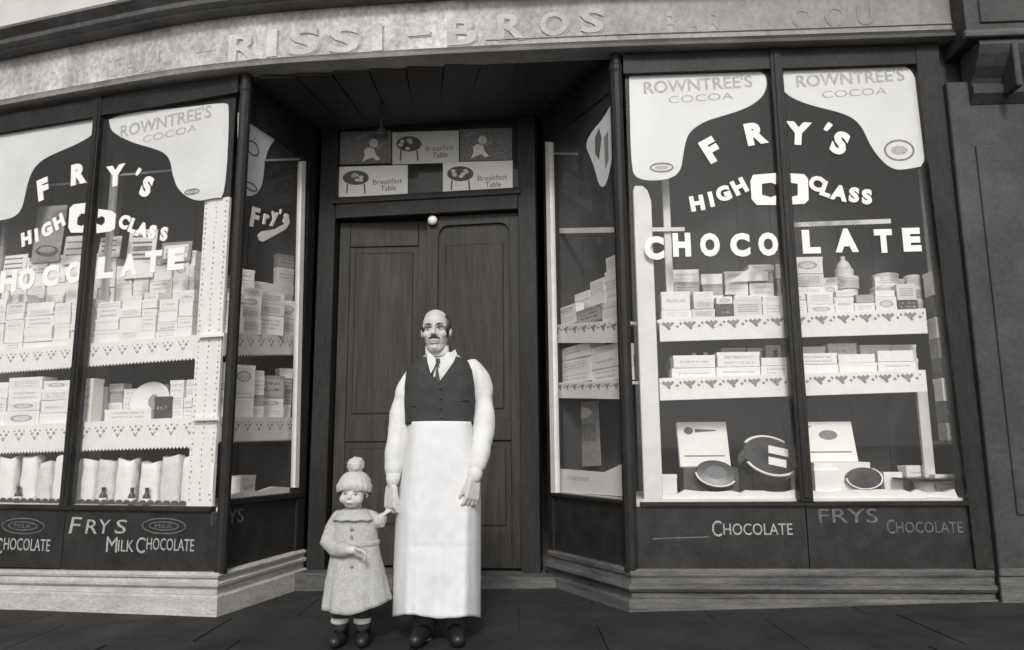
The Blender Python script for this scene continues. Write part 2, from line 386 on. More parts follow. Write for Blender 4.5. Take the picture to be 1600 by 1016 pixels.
sweep('plinth_moulding', [(.012, SR + .0605), (.012, SR + .085), (.03, SR + .095), (.044, SR + .112), (.04, SR + .13), (.014, SR + .138), (.012, SR + .165), (.02, SR + .18), (.02, SR + .2), (.008, SR + .212), (-.1, SR + .212), (-.1, SR + .0605)], rp, 'sill_grey', shop)

# stall risers (black sign panels between rails)
u0 = -2.9
LMU = LF.px(128, 480)[0]                         # left mullion centre
lz0, lz1 = SL + .25, .615
sL1 = prism('stall_riser', LF, [(u0, lz0 - .09), (LMU - .003, lz0 - .03), (LMU - .003, lz1 + .01), (u0, lz1 - .02)], .012, .04, 'panel_black', shop)
sL2 = prism('stall_riser', LF, [(LMU + .003, lz0 - .03), (2.985, lz0), (2.985, lz1 + .015), (LMU + .003, lz1 + .01)], .012, .04, 'panel_black', shop)
sL3 = prism('stall_riser', LR, rect(.04, .845, lz0, .665), .012, .04, 'panel_black', shop)
sR1 = prism('stall_riser', RF, rect(.03, RF.px(1236, 450)[0] - .003, SR + .21, .665), .012, .04, 'panel_black', shop)
sR2 = prism('stall_riser', RF, rect(RF.px(1236, 450)[0] + .003, 1.842, SR + .21, .665), .012, .04, 'panel_black', shop)
sR3 = prism('stall_riser', RR, rect(.045, .95, SR + .2, .675), .012, .04, 'panel_black', shop)
# sills (dark rails under the glass)
prism('window_sill', LF, [(u0, lz1 - .02), (2.93, lz1 + .016), (2.93, lz1 + .045), (u0, lz1 + .008)], -.012, .055, 'dark_paint', shop, .003)
prism('window_sill', LR, rect(.03, .86, .666, .70), -.012, .05, 'dark_paint', shop, .003)
prism('window_sill', RF, rect(.06, 1.86, .666, .690), -.012, .055, 'dark_paint', shop, .003)
prism('window_sill', RR, rect(.03, .96, .676, .697), -.012, .05, 'dark_paint', shop, .003)
# lettering on the stall risers
ptext('sign_letter', 'F', LF, 118, 821, 26, 'gilt', sL2, .012, wpx=19, shear=.12, th=.002)
for ch, x in (('R', 143), ('Y', 164), ('S', 189)): ptext('sign_letter', ch, LF, x, 823, 22, 'gilt', sL2, .012, wpx=18, shear=.1, th=.002)
for (s, P, pr, x, y, h, wd, m) in (('M', LF, sL2, 175, 851, 24, 17, 'gilt'), ('ILK', LF, sL2, 197, 853, 18, 24, 'gilt'), ('C', LF, sL2, 220, 852, 25, 14, 'gilt'), ('HOCOLATE', LF, sL2, 266, 851, 19, 74, 'gilt'),
        ('C', LF, sL1, -3, 853, 25, 14, 'gilt'), ('HOCOLATE', LF, sL1, 42, 851, 19, 72, 'gilt'), ('FRYS', LF, sL1, -55, 823, 22, 80, 'gilt'), ('FRYS', LR, sL3, 356, 808, 22, 50, 'gilt_faint'),
        ('C', RF, sR1, 1120, 826, 25, 15, 'gilt'), ('HOCOLATE', RF, sR1, 1184, 827, 18, 108, 'gilt'),
        ('FRYS', RF, sR2, 1325, 806, 22, 92, 'gilt_faint'), ('C', RF, sR2, 1392, 823, 22, 13, 'gilt_faint'), ('HOCOLATE', RF, sR2, 1452, 824, 17, 104, 'gilt_faint')):
    ptext('sign_letter', s, P, x, y, h, m, pr, .012, wpx=wd, th=.002)
for P, pr, x, y, rx, ry, m in ((LF, sL2, 256, 822, 35, 13, 'gilt_faint'), (LF, sL1, 36, 822, 34, 13, 'gilt_faint')):
    c = P.px(x, y, .012); a = P.px(x + rx, y, .012)[0] - c[0]; b = c[1] - P.px(x, y + ry, .012)[1]
    oval('oval_emblem', P, c, a, b, .0118, .002, m, pr, ring=.008); oval('oval_emblem', P, c, a * .68, b * .55, .0118, .002, m, pr, ring=.007)
    text('sign_letter', 'MILK', P, c, b * .5, m, pr, .0118, width=a * .8, th=.002)
c = RF.px(1052, 826, .012); prism('sign_border', RF, RF.q([(1020, 841), (1108, 838), (1108, 840), (1020, 843)], .012), .0095, .0118, 'gilt_faint', sR1)

# ---- window frames
HL, HR = 3.36, 3.265           # heads of the left and right lights
def post(name, P, u, hw, z0, z1, d0=-.02, d1=.06, m='dark_paint', lean=0):
    o = prism(name, P, rect(u - hw, u + hw, z0, z1), d0, d1, m, shop, .004)
    prism('bead', P, rect(u - hw * .45, u + hw * .45, z0 + .02, z1 - .04), d0 - .008, d0 - .0005, m, o, .003)
    return o
post('mullion', LF, LMU, .03, lz1 + .03, 3.47)
post('mullion', RF, RF.px(1236, 450)[0], .037, .69, Z0 - .002)
post('mullion', LF, LMU - 1.16, .03, lz1 + .0, 3.47)
# corner posts: turned colonnettes with small caps
def corner_post(p, zb, zt, r, P):
    bm = lathe_bm([(r, zb), (r, zt - .12), (r * 1.15, zt - .1), (r * 1.15, zt - .08), (r, zt - .06), (r, zt)], 10, off=(p[0], p[1], 0))
    return from_bm('corner_post', bm, 'dark_paint', shop)
corner_post((L[0] + .01, L[1] + .02), SL + .24, 3.44, .037, LF)
corner_post((RC[0] + .0, RC[1] + .02), SR + .2, Z0 - .003, .039, RF)
# heads
prism('window_head', LF, [(u0, HL + .01), (2.96, HL - .04), (2.96, 3.445), (u0, 3.53)], -.01, .07, 'dark_paint', shop)
prism('window_head', RF, rect(.045, 1.84, HR, Z0 - .003), -.01, .07, 'dark_paint', shop)
prism('window_head', LR, rect(.05, .86, 3.15, 3.43), .0, .07, 'dark_paint', shop)
prism('window_head', RR, rect(.03, .95, 3.19, 3.415), .0, .07, 'dark_paint', shop)
# white painted beads at the inner ends of the angled lights
prism('edge_bead', LR, LR.q([(471, 252), (477, 252), (466, 762), (460, 762)]), -.006, .03, 'white_paint', shop)
prism('edge_bead', RR, RR.q([(853, 222), (859, 222), (869, 770), (862, 770)]), -.006, .03, 'white_paint', shop)
prism('edge_bead', LR, LR.q([(336, 724), (340, 724), (337, 772), (333, 772)]), .006, .03, 'white_paint', shop)
prism('window_bar', LR, LR.q([(414, 249), (470, 247), (470, 250), (414, 252)]), .005, .02, 'carton_grey', shop)
prism('window_bar', RR, RR.q([(860, 238), (900, 239), (900, 242), (860, 241)], .04), .04, .055, 'carton_grey', shop)
# recess jambs
prism('recess_jamb', LR, rect(.80, .893, SL + .26, 3.43), -.004, .09, 'dark_paint', shop)
prism('recess_jamb', RR, rect(-.004, .055, SR + .2, 3.415), -.004, .09, 'dark_paint', shop)
# right-hand frame, pilaster, console
prism('frame_stile', RF, [(1.84, .33), (1.935, .33), (1.935, 3.395), (1.80, 3.395), (1.80, 3.2)], -.015, .08, 'dark_paint', shop)
pil = prism('pilaster', RF, rect(1.94, 2.62, -.05, 3.12), -.05, .1, 'pilaster_paint', shop, .006)
prism('pilaster_panel', RF, rect(2.06, 2.5, .62, 2.72), -.062, -.052, 'pilaster_paint', pil, .004)
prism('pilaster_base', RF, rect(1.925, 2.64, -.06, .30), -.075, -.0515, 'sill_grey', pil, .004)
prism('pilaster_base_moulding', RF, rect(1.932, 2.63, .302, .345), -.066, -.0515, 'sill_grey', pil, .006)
con = from_bm('console_bracket', (lambda bm: (add_prism(bm, RF, rect(2.0, 2.5, 3.30, 3.80), -.20, .06), bm)[1])(bmesh.new()), 'pilaster_paint', pil)
def scroll(u0, u1):
    prof = [(.0, 2.95), (-.055, 2.97), (-.10, 3.02), (-.105, 3.06), (-.085, 3.085), (-.10, 3.11), (-.15, 3.16), (-.19, 3.22), (-.21, 3.265), (-.205, 3.295), (0, 3.295)]
    bm = bmesh.new(); a = [bm.verts.new(RF.w(u0, d - .0, z)) for d, z in prof]; b = [bm.verts.new(RF.w(u1, d, z)) for d, z in prof]
    bm.faces.new(a); bm.faces.new(b[::-1])
    for i in range(len(prof)): bm.faces.new((a[i], b[i], b[(i + 1) % len(prof)], a[(i + 1) % len(prof)]))
    return bm
from_bm('console_scroll', scroll(2.06, 2.44), 'pilaster_paint', pil)
for uu in (2.25,): prism('console_rib', RF, rect(uu - .018, uu + .018, 3.0, 3.27), -.222, -.1, 'pilaster_paint', con, .006)
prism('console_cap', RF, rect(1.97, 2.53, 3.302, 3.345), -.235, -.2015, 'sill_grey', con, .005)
prism('console_panel', RF, rect(2.08, 2.42, 3.40, 3.70), -.212, -.2015, 'pilaster_paint', con, .005)
prism('end_wall', RF, rect(2.625, 5.2, -.15, 6.6), -.02, .25, 'pilaster_paint', shop)
prism('end_wall', RF, rect(1.96, 2.62, 3.125, 6.6), .065, .25, 'pilaster_paint', shop)
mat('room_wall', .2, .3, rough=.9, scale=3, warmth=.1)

# ---- recess ceiling, back wall, door
def plan(name, pts, z0, z1, m, parent):
    bm = bmesh.new(); a = [bm.verts.new((x, y, z0)) for x, y in pts]; b = [bm.verts.new((x, y, z1)) for x, y in pts]
    bm.faces.new(a[::-1]); bm.faces.new(b)
    for i in range(len(pts)): bm.faces.new((a[i], a[(i + 1) % len(pts)], b[(i + 1) % len(pts)], b[i]))
    return from_bm(name, bm, m, parent)
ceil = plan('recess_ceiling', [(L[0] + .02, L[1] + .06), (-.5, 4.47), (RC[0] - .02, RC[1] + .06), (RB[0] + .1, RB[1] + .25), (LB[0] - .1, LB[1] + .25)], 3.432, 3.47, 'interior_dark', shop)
# tongue and groove boards under the recess ceiling
for i in range(9):
    t = (i + .5) / 9; xa = L[0] + .1 + (RC[0] - L[0] - .2) * t; xb = LB[0] + .05 + (RB[0] - LB[0] - .1) * t; hw = .115
    plan('ceiling_board', [(xa - hw, 4.62 - .28 * t), (xa + hw, 4.62 - .28 * t), (xb + hw * .8, 5.44 - .25 * t), (xb - hw * .8, 5.44 - .25 * t)], 3.418, 3.431, 'dark_wood', shop)
tag(prism('ceiling_rose', RF, rect(0, .01, 0, .01), 0, .01, 'ceramic', shop) if False else from_bm('ceiling_rose', lathe_bm([(.003, -.03), (.014, -.028), (.02, -.012), (.02, 0)], 14, off=(*at(927, 105, 4.62).xy, 3.4175)), 'ceramic', shop, True))
Zh0, Zh1, Zt = 2.70, 2.865, 3.417
dl, dr = BK.px(521, 500)[0], BK.px(812, 500)[0]
dm = BK.px(664, 500)[0]
prism('door_jamb', BK, rect(dl - .13, dl, .05, Zt), -.03, .12, 'dark_paint', shop, .004)
prism('door_jamb', BK, rect(dr, BK.len - .06, .05, Zt), -.03, .12, 'dark_paint', shop, .004)
tb = prism('transom_bar', BK, rect(dl, dr, Zh0, Zh1), -.035, .1, 'dark_paint', shop, .006)
prism('transom_moulding', BK, rect(dl - .02, dr + .02, Zh1 - .055, Zh1 - .02), -.05, -.0355, 'dark_paint', tb, .005)
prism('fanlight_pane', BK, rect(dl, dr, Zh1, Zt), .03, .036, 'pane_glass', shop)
prism('fanlight_backing', BK, rect(dl - .1, dr + .1, Zh0, Zt + .1), .13, .15, 'interior_dark', shop)
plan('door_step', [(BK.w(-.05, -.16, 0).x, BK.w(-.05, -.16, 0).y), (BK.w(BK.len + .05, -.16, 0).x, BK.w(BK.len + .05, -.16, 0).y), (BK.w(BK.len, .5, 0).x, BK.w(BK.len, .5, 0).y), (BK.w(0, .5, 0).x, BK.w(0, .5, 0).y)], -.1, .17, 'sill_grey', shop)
# right leaf, closed: stiles, rails and a shouldered glazed panel
dw0, dw1 = dm, dr - .004
door = prism('door_leaf', BK, rect(dw0, dw1, .19, 1.2), .05, .085, 'door_wood', shop)
prism('door_blind', BK, rect(dw0 + .01, dw1 - .01, 1.15, Zh0 + .05), .10, .104, 'blind_cloth', door)
sw = .085
for a, b in ((dw0, dw0 + sw), (dw1 - sw * .8, dw1)): prism('stile', BK, rect(a, b, .19, Zh0 - .005), .028, .0495 if False else .0495, 'door_wood', door, .003)
for a, b in ((.19, .42), (1.05, 1.2)): prism('rail', BK, rect(dw0 + sw + .0005, dw1 - sw * .8 - .0005, a, b), .030, .0495, 'door_wood', door, .003)
ua, ub = dw0 + sw + .0005, dw1 - sw * .8 - .0005; zt = Zh0 - .005
arch = [(ua, zt), (ua, zt - .16)] + [(ua + .07 * (1 - math.cos(R_(a))), zt - .16 + .09 * math.sin(R_(a))) for a in range(15, 91, 15)] + [(ub - .07 * (1 - math.cos(R_(a))), zt - .16 + .09 * math.sin(R_(a))) for a in range(90, 14, -15)] + [(ub, zt - .16), (ub, zt)]
prism('top_rail', BK, arch[::-1], .029, .0495, 'door_wood', door)
prism('upper_panel', BK, rect(ua - .02, ub + .02, 1.15, zt - .02), .052, .07, 'door_wood', door)
prism('raised_field', BK, rect(ua + .05, ub - .05, 1.27, zt - .22), .042, .0515, 'door_wood', door, .006)
prism('lower_panel', BK, rect(ua + .04, ub - .04, .47, 1.0), .04, .0495, 'door_wood', door, .006)
c = BK.px(677, 346, .02); kb = lathe_bm([(.004, 0), (.012, .003), (.014, .014), (.034, .022), (.036, .036), (.022, .05), (.004, .054)], 16)
bmesh.ops.transform(kb, matrix=Matrix.Translation(BK.w(c[0], .028, c[1])) @ Matrix.Rotation(BK.ang, 4, 'Z') @ Matrix.Rotation(R_(90), 4, 'X'), verts=kb.verts)
from_bm('bell_knob', kb, 'ceramic', door, True)
# left leaf, pushed ajar into the dark shop
ol = Plane((BK.w(dl + .012, .06, 0).x, BK.w(dl + .012, .06, 0).y), (BK.w(dm - .004, .12, 0).x, BK.w(dm - .004, .12, 0).y))
d2 = prism('door_leaf', ol, rect(0, ol.len, .19, Zh0 - .004), 0, .04, 'door_wood', shop)
for a, b in ((.19, .42), (1.05, 1.2), (2.5, 2.69)): prism('rail', ol, rect(.082, ol.len - .082, a, b), -.014, -.0005, 'door_wood', d2, .003)
for a, b in ((.0, .08), (ol.len - .08, ol.len)): prism('stile', ol, rect(a, b, .19, Zh0 - .005), -.014, -.0005, 'door_wood', d2, .003)
prism('panel', ol, rect(.12, ol.len - .12, 1.25, 2.45), -.008, -.0005, 'door_wood', d2, .006); prism('panel', ol, rect(.12, ol.len - .12, .47, 1.0), -.008, -.0005, 'door_wood', d2, .006)
# the dark shop room behind the door
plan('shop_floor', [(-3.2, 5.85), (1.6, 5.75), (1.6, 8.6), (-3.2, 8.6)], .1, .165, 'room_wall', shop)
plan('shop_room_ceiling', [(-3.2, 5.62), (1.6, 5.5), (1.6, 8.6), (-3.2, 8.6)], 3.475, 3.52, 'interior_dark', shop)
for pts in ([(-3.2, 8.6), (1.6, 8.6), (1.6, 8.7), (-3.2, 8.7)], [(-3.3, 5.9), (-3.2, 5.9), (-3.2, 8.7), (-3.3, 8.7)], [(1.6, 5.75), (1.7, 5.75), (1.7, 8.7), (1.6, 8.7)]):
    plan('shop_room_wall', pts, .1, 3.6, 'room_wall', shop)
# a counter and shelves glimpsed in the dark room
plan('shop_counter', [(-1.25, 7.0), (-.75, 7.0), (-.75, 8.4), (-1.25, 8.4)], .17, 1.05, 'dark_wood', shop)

# ---- display windows: floor, ceiling, back panel
far = LF.w(u0, .62, 0)
back = Plane((far.x, far.y), (LB[0] - .06, LB[1] + .02))
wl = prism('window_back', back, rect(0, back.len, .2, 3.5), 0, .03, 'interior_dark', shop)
for i in range(12):
    a = back.len * (i + .03) / 12; b = back.len * (i + .97) / 12
    prism('back_board', back, rect(a, b, .62, 3.44), -.012, -.0005, 'interior_dark', wl)
LFZ = .655
fl = [LF.w(u0, .045, 0), LF.w(2.955, .045, 0), LR.w(.07, .045, 0), LR.w(.80, .045, 0), back.w(back.len, -.02, 0), back.w(0, -.02, 0)]
plan('window_floor', [(p.x, p.y) for p in fl], LFZ - .06, LFZ, 'white_paint', shop)
plan('window_ceiling', [(p.x, p.y) for p in fl], 3.455, 3.5, 'interior_dark', shop)
fr = RF.w(1.93, .62, 0)
backR = Plane((RB[0] + .06, RB[1] + .02), (fr.x, fr.y))
wr = prism('window_back', backR, rect(0, backR.len, .2, 3.5), 0, .03, 'interior_dark', shop)
for i in range(11):
    a = backR.len * (i + .03) / 11; b = backR.len * (i + .97) / 11
    prism('back_board', backR, rect(a, b, .62, 3.41), -.012, -.0005, 'interior_dark', wr)
prism('window_end', Plane((RF.w(1.93, .05, 0).x, RF.w(1.93, .05, 0).y), (fr.x, fr.y)), rect(0, .6, .5, 3.45), -.02, .02, 'interior_dark', shop)
RFZ = .705
flr = [RR.w(.06, .045, 0), RR.w(.90, .045, 0), RF.w(.08, .045, 0), RF.w(1.89, .045, 0), backR.w(backR.len - .02, -.02, 0), backR.w(.02, -.02, 0)]
plan('window_floor', [(p.x, p.y) for p in flr], RFZ - .06, RFZ, 'white_paint', shop)
plan('window_ceiling', [(p.x, p.y) for p in flr], 3.425, 3.47, 'interior_dark', shop)
# panes
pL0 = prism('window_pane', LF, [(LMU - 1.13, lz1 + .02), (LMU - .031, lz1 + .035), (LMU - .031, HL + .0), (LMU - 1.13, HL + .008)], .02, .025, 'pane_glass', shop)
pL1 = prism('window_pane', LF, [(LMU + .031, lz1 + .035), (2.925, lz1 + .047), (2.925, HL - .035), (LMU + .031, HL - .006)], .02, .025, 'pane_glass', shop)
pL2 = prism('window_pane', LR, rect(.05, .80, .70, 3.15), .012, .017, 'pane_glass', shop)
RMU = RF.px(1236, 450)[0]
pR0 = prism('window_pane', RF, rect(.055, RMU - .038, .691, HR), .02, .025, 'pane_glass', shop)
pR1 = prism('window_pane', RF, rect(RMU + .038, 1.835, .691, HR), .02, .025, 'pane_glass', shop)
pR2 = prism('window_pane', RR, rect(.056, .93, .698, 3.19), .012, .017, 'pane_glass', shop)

# ---- enamel letters on the glass
def el(ch, P, pane, x, y, h, rot=0, wpx=None, d=.0195, **k):
    ptext('letter', ch, P, x, y, h, 'enamel', pane, d, rot=rot, wpx=wpx, th=.006, **k)
B = dict(bold=.062)
for ch, x, y, h, r in (('F', 1111, 235, 38, 28), ('R', 1181, 209, 35, 9)): el(ch, RF, pR0, x, y, h, r, **B)
for ch, x, y, h, r in (('Y', 1247, 209, 36, -6), ("'", 1293, 199, 14, -40), ('S', 1312, 224, 37, -24)): el(ch, RF, pR1, x, y, h, r, **B)
for ch, x, y, r in (('H', 1089, 318, 8), ('I', 1111, 312, 10), ('G', 1130, 303, 16), ('H', 1155, 292, 24)): el(ch, RF, pR0, x, y, 24, r, **B)
for ch, x, y, r in (('C', 1275, 287, -26), ('L', 1291, 296, -22), ('A', 1311, 302, -14), ('S', 1334, 305, -8), ('S', 1354, 308, -4)): el(ch, RF, pR1, x, y, 24, r, **B)
for ch, x, y, pn in (('C', 1022, 388, pR0), ('H', 1065, 383, pR0), ('O', 1109, 383, pR0), ('C', 1156, 383, pR0), ('O', 1200, 382, pR0), ('L', 1267, 378, pR1), ('A', 1322, 376, pR1), ('T', 1380, 377, pR1), ('E', 1424, 375, pR1)):
    el(ch, RF, pn, x, y, 37, 0, 31 if ch in 'OC' else (28 if ch != 'A' else 36), **B)
for ch, x, y, h, r, pn in (('F', 68, 296, 34, 14, pL0), ('R', 124, 272, 33, 5, pL0), ('Y', 181, 275, 33, 2, pL1), ("'", 217, 269, 12, -35, pL1), ('S', 230, 292, 32, -20, pL1)): el(ch, LF, pn, x, y, h, r, **B)
for ch, x, y, r in (('H', 42, 373, 12), ('I', 58, 368, 14), ('G', 74, 359, 20), ('H', 93, 347, 26)): el(ch, LF, pL0, x, y, 22, r, **B)
for ch, x, y, r in (('C', 195, 347, -24), ('L', 209, 353, -20), ('A', 223, 359, -14), ('S', 239, 363, -8), ('S', 257, 366, -4)): el(ch, LF, pL1, x, y, 22, r, **B)
for ch, x, y, pn in (('H', 14, 440, pL0), ('O', 43, 436, pL0), ('C', 80, 431, pL0), ('O', 117, 426, pL0), ('L', 166, 418, pL1), ('A', 203, 414, pL1), ('T', 240, 409, pL1), ('E', 276, 405, pL1)):
    el(ch, LF, pn, x, y, 34, 0, 26, **B)
# the two-part bracket ornament either side of each mullion
for P, pa, pb, A, Bq in ((RF, pR0, pR1, [(1176, 274), (1212, 271), (1212, 289), (1204, 286), (1190, 288), (1190, 305), (1204, 309), (1212, 306), (1212, 321), (1182, 321), (1174, 312), (1172, 284)], [(1225, 271), (1256, 273), (1262, 280), (1263, 313), (1257, 319), (1225, 321), (1225, 306), (1233, 309), (1246, 306), (1246, 288), (1233, 286), (1225, 289)]),
                     (LF, pL0, pL1, [(116, 320), (140, 317), (137, 335), (128, 334), (122, 341), (121, 351), (128, 354), (136, 350), (134, 364), (112, 364), (108, 356), (110, 326)], [(155, 327), (176, 330), (182, 335), (180, 358), (174, 362), (152, 365), (152, 350), (160, 353), (165, 348), (165, 341), (160, 338), (154, 341)])):
    prism('bracket_ornament', P, P.q(A, .0195), .0125, .0195, 'enamel', pa); prism('bracket_ornament', P, P.q(Bq, .0195), .0125, .0195, 'enamel', pb)
for ch, x, y, h in (('F', 398, 340, 32), ('r', 415, 343, 17), ('y', 428, 343, 24), ("'", 438, 331, 8), ('s', 446, 342, 17)):
    el(ch, LR, pL2, x, y, h, 6, d=.0115, bold=.04, shear=.25)
prism('script_flourish', LR, LR.q([(402, 368), (408, 362), (430, 358), (444, 350), (450, 338), (452, 348), (446, 358), (432, 366), (410, 378), (405, 376)], .0115), .006, .0115, 'enamel', pL2)
# ---- transfer signs across the upper glass
def smooth_poly(p): return chaikin(p + [p[0]], 2)[:-1]
def transfer(P, pane, pts, d=.0255, rough=True):
    return prism('transfer_sign', P, P.q(smooth_poly(pts), d), d, d + .0015, 'transfer_white', pane)
tR0 = [(983, 118), (1000, 113), (1180, 109), (1196, 116), (1199, 135), (1190, 154), (1165, 170), (1130, 181), (1100, 190), (1078, 205), (1071, 222), (1067, 245), (1064, 266), (1050, 279), (1020, 283), (994, 279), (986, 262)]
tR1 = [(1220, 113), (1240, 106), (1400, 100), (1426, 108), (1438, 150), (1450, 258), (1420, 264), (1398, 266), (1378, 252), (1360, 228), (1348, 200), (1333, 184), (1310, 175), (1280, 168), (1250, 159), (1226, 146), (1218, 128)]
tL0 = [(-60, 216), (0, 196), (60, 182), (120, 174), (150, 171), (154, 190), (147, 209), (125, 223), (95, 236), (70, 247), (53, 262), (45, 280), (40, 300), (35, 324), (26, 337), (8, 344), (-60, 352)]
tL1 = [(170, 187), (200, 176), (290, 168), (352, 160), (359, 166), (352, 309), (335, 309), (310, 315), (290, 307), (277, 294), (270, 275), (266, 250), (257, 239), (240, 232), (210, 224), (188, 214), (173, 204)]
for P, pane, pts, tx in ((RF, pR0, tR0, (1090, 132, 1085, 150)), (RF, pR1, tR1, (1328, 122, 1325, 142)), (LF, pL0, tL0, None), (LF, pL1, tL1, (258, 190, 255, 206))):
    transfer(P, pane, pts)
    if tx:
        wpx = 170 if P is RF else 140
        ptext('transfer_letter', "ROWNTREE'S", P, tx[0], tx[1], 20, 'transfer_ink', pane, .0253, wpx=wpx, bold=.02, th=.0012, rot=2 if P is RF else 3)
        ptext('transfer_letter', "COCOA", P, tx[2] + 10, tx[3] + 3, 11, 'transfer_ink', pane, .0253, wpx=wpx * .6, th=.0012, rot=2 if P is RF else 3)
for P, pane, x, y, rx, ry in ((RF, pR0, 1034, 262, 19, 8), (RF, pR1, 1405, 235, 24, 17), (LF, pL1, 300, 300, 12, 5)):
    c = P.px(x, y, .0253); a = P.px(x + rx, y, .0253)[0] - c[0]; b = c[1] - P.px(x, y + ry, .0253)[1]
    oval('oval_emblem', P, c, a, b, .0253, .0012, 'ink_mid', pane, ring=.012); oval('oval_emblem', P, c, a * .55, b * .4, .0253, .0012, 'transfer_ink', pane)
transfer(LR, pL2, [(372, 176), (385, 178), (410, 193), (436, 212), (421, 228), (414, 250), (411, 286), (402, 303), (388, 308), (371, 301)], .0175)
for x, y, rx, ry in ((392, 292, 10, 7), (395, 232, 10, 12)):
    c = LR.px(x, y, .0172); a = LR.px(x + rx, y, .0172)[0] - c[0]; b = c[1] - LR.px(x, y + ry, .0172)[1]
    oval('oval_emblem', LR, c, a, b, .0172, .0012, 'ink', pL2, ring=.012)
transfer(RR, pR2, [(955, 163), (960, 190), (958, 240), (947, 292), (936, 292), (929, 262), (922, 245), (914, 226), (925, 205), (942, 186)], .0175)
prism('transfer_print', RR, RR.q([(930, 215), (936, 200), (940, 215), (936, 250), (930, 240)], .0172), .0158, .0171, 'ink', pR2)
prism('transfer_print', RR, RR.q([(944, 215), (950, 205), (951, 250), (946, 265)], .0172), .0158, .0171, 'ink_mid', pR2)
prism('transfer_letter', LR, LR.q([(376, 190), (384, 186), (392, 204), (386, 210)], .0172), .0158, .0171, 'ink_mid', pL2)

# ---- shelves with printed paper edging
def lace(name, P, a, b, d, parent, zig=True, teeth=.028, band=False):
    """a, b = (u, ztop, zbottom) at the two ends"""
    bm = bmesh.new(); n = max(2, int((b[0] - a[0]) / teeth)); top = []; bot = []
    for i in range(n + 1):
        t = i / n; top.append((a[0] + (b[0] - a[0]) * t, a[1] + (b[1] - a[1]) * t))
    for i in range(2 * n + 1):
        t = i / (2 * n); zz = a[2] + (b[2] - a[2]) * t + ((teeth * .55 if i % 2 == 0 else 0) if zig else 0)
        bot.append((a[0] + (b[0] - a[0]) * t, zz))
    add_prism(bm, P, top + bot[::-1], d, d + .0015)
    o = from_bm(name, bm, 'lace_paper', parent)
    bm = bmesh.new(); u = a[0] + .05; h = a[1] - a[2]
    while u < b[0] - .05:
        t = (u - a[0]) / (b[0] - a[0]); zc = (a[1] + (b[1] - a[1]) * t) - h * (.34 if zig else .3); s = h * (.10 if zig else .17)
        shp = ((0, -1.6, .6), (-1.3, .1, .6), (1.3, .1, .75), (-.6, -1.0, .35), (.6, -1.0, .35), (-2.2, 1.1, .4), (2.2, 1.1, .4), (0, 1.3, .5)) if zig else ((0, 0, 1.1), (1.1, .5, .6), (-1.1, .4, .6), (.3, -.9, .5), (2.4, -.3, .5), (-2.3, .2, .35), (3.2, .6, .35))
        for dx, dz, k in shp:
            k *= s; cu, cz = u + dx * s, zc + dz * s
            add_prism(bm, P, [(cu - k, cz), (cu, cz - k * .9), (cu + k, cz), (cu, cz + k * .9)], d - .0012, d - .0002)
        u += h * (.72 if zig else .95)
    p = from_bm('edging_print', bm, 'lace_print', o); p['kind'] = 'stuff'
    return o
def shelf(P, ua, ub, ztop_a, ztop_b, d0, d1, th=.018, m='white_paint'):
    return prism('shelf', P, [(ua, ztop_a - th), (ub, ztop_b - th), (ub, ztop_b), (ua, ztop_a)], d0, d1, m, shop)
D0 = .075
def two(P, xa, ya, yb, xb, yc, yd, d):
    a = P.px(xa, ya, d); b = P.px(xa, yb, d); c = P.px(xb, yc, d); e = P.px(xb, yd, d); return (a[0], a[1], b[1]), (c[0], c[1], e[1])
def ext(a, b, u):
    t = (u - a[0]) / (b[0] - a[0]); return (u, a[1] + (b[1] - a[1]) * t, a[2] + (b[2] - a[2]) * t)
a, b = two(LF, 5, 547, 584, 300, 524, 563, D0); SH1 = (ext(a, b, .55), ext(a, b, 2.72))
a, b = two(LF, 5, 665, 710, 300, 652, 701, D0); SH2 = (ext(a, b, .62), ext(a, b, 2.74))
s1 = shelf(LF, SH1[0][0], SH1[1][0], SH1[0][1] - .004, SH1[1][1] - .004, D0 + .002, D0 + .30); lace('lace_edging', LF, SH1[0], SH1[1], D0, s1)
s2 = shelf(LF, SH2[0][0], SH2[1][0], SH2[0][1] - .004, SH2[1][1] - .004, D0 + .002, D0 + .30); lace('lace_edging', LF, SH2[0], SH2[1], D0, s2)
D1 = .06
a, b = two(LR, 350, 520, 558, 468, 524, 556, D1); SH3 = (a, b)
a, b = two(LR, 342, 651, 693, 462, 652, 689, D1); SH4 = (a, b)
s3 = shelf(LR, SH3[0][0], SH3[1][0], SH3[0][1] - .004, SH3[1][1] - .004, D1 + .002, D1 + .20); lace('lace_edging', LR, *SH3, D1, s3)
s4 = shelf(LR, SH4[0][0], SH4[1][0], SH4[0][1] - .004, SH4[1][1] - .004, D1 + .002, D1 + .20); lace('lace_edging', LR, *SH4, D1, s4)
D2 = .10
a, b = two(RF, 1030, 499, 534, 1446, 482, 521, D2); SH5 = (a, b)
a, b = two(RF, 1030, 591, 626, 1446, 578, 612, D2); SH6 = (a, b)
s5 = shelf(RF, a[0], b[0], SH5[0][1] - .004, SH5[1][1] - .004, D2 + .002, D2 + .30); lace('lace_edging', RF, *SH5, D2, s5, False)
s6 = shelf(RF, a[0], b[0], SH6[0][1] - .004, SH6[1][1] - .004, D2 + .002, D2 + .30); lace('lace_edging', RF, *SH6, D2, s6, False)
D3 = .06
a, b = two(RR, 866, 508, 536, 966, 500, 536, D3); SH7 = (a, b)
a, b = two(RR, 870, 598, 622, 972, 594, 624, D3); SH8 = (a, b)
s7 = shelf(RR, SH7[0][0], SH7[1][0], SH7[0][1] - .004, SH7[1][1] - .004, D3 + .002, D3 + .20); lace('lace_edging', RR, *SH7, D3, s7, False)
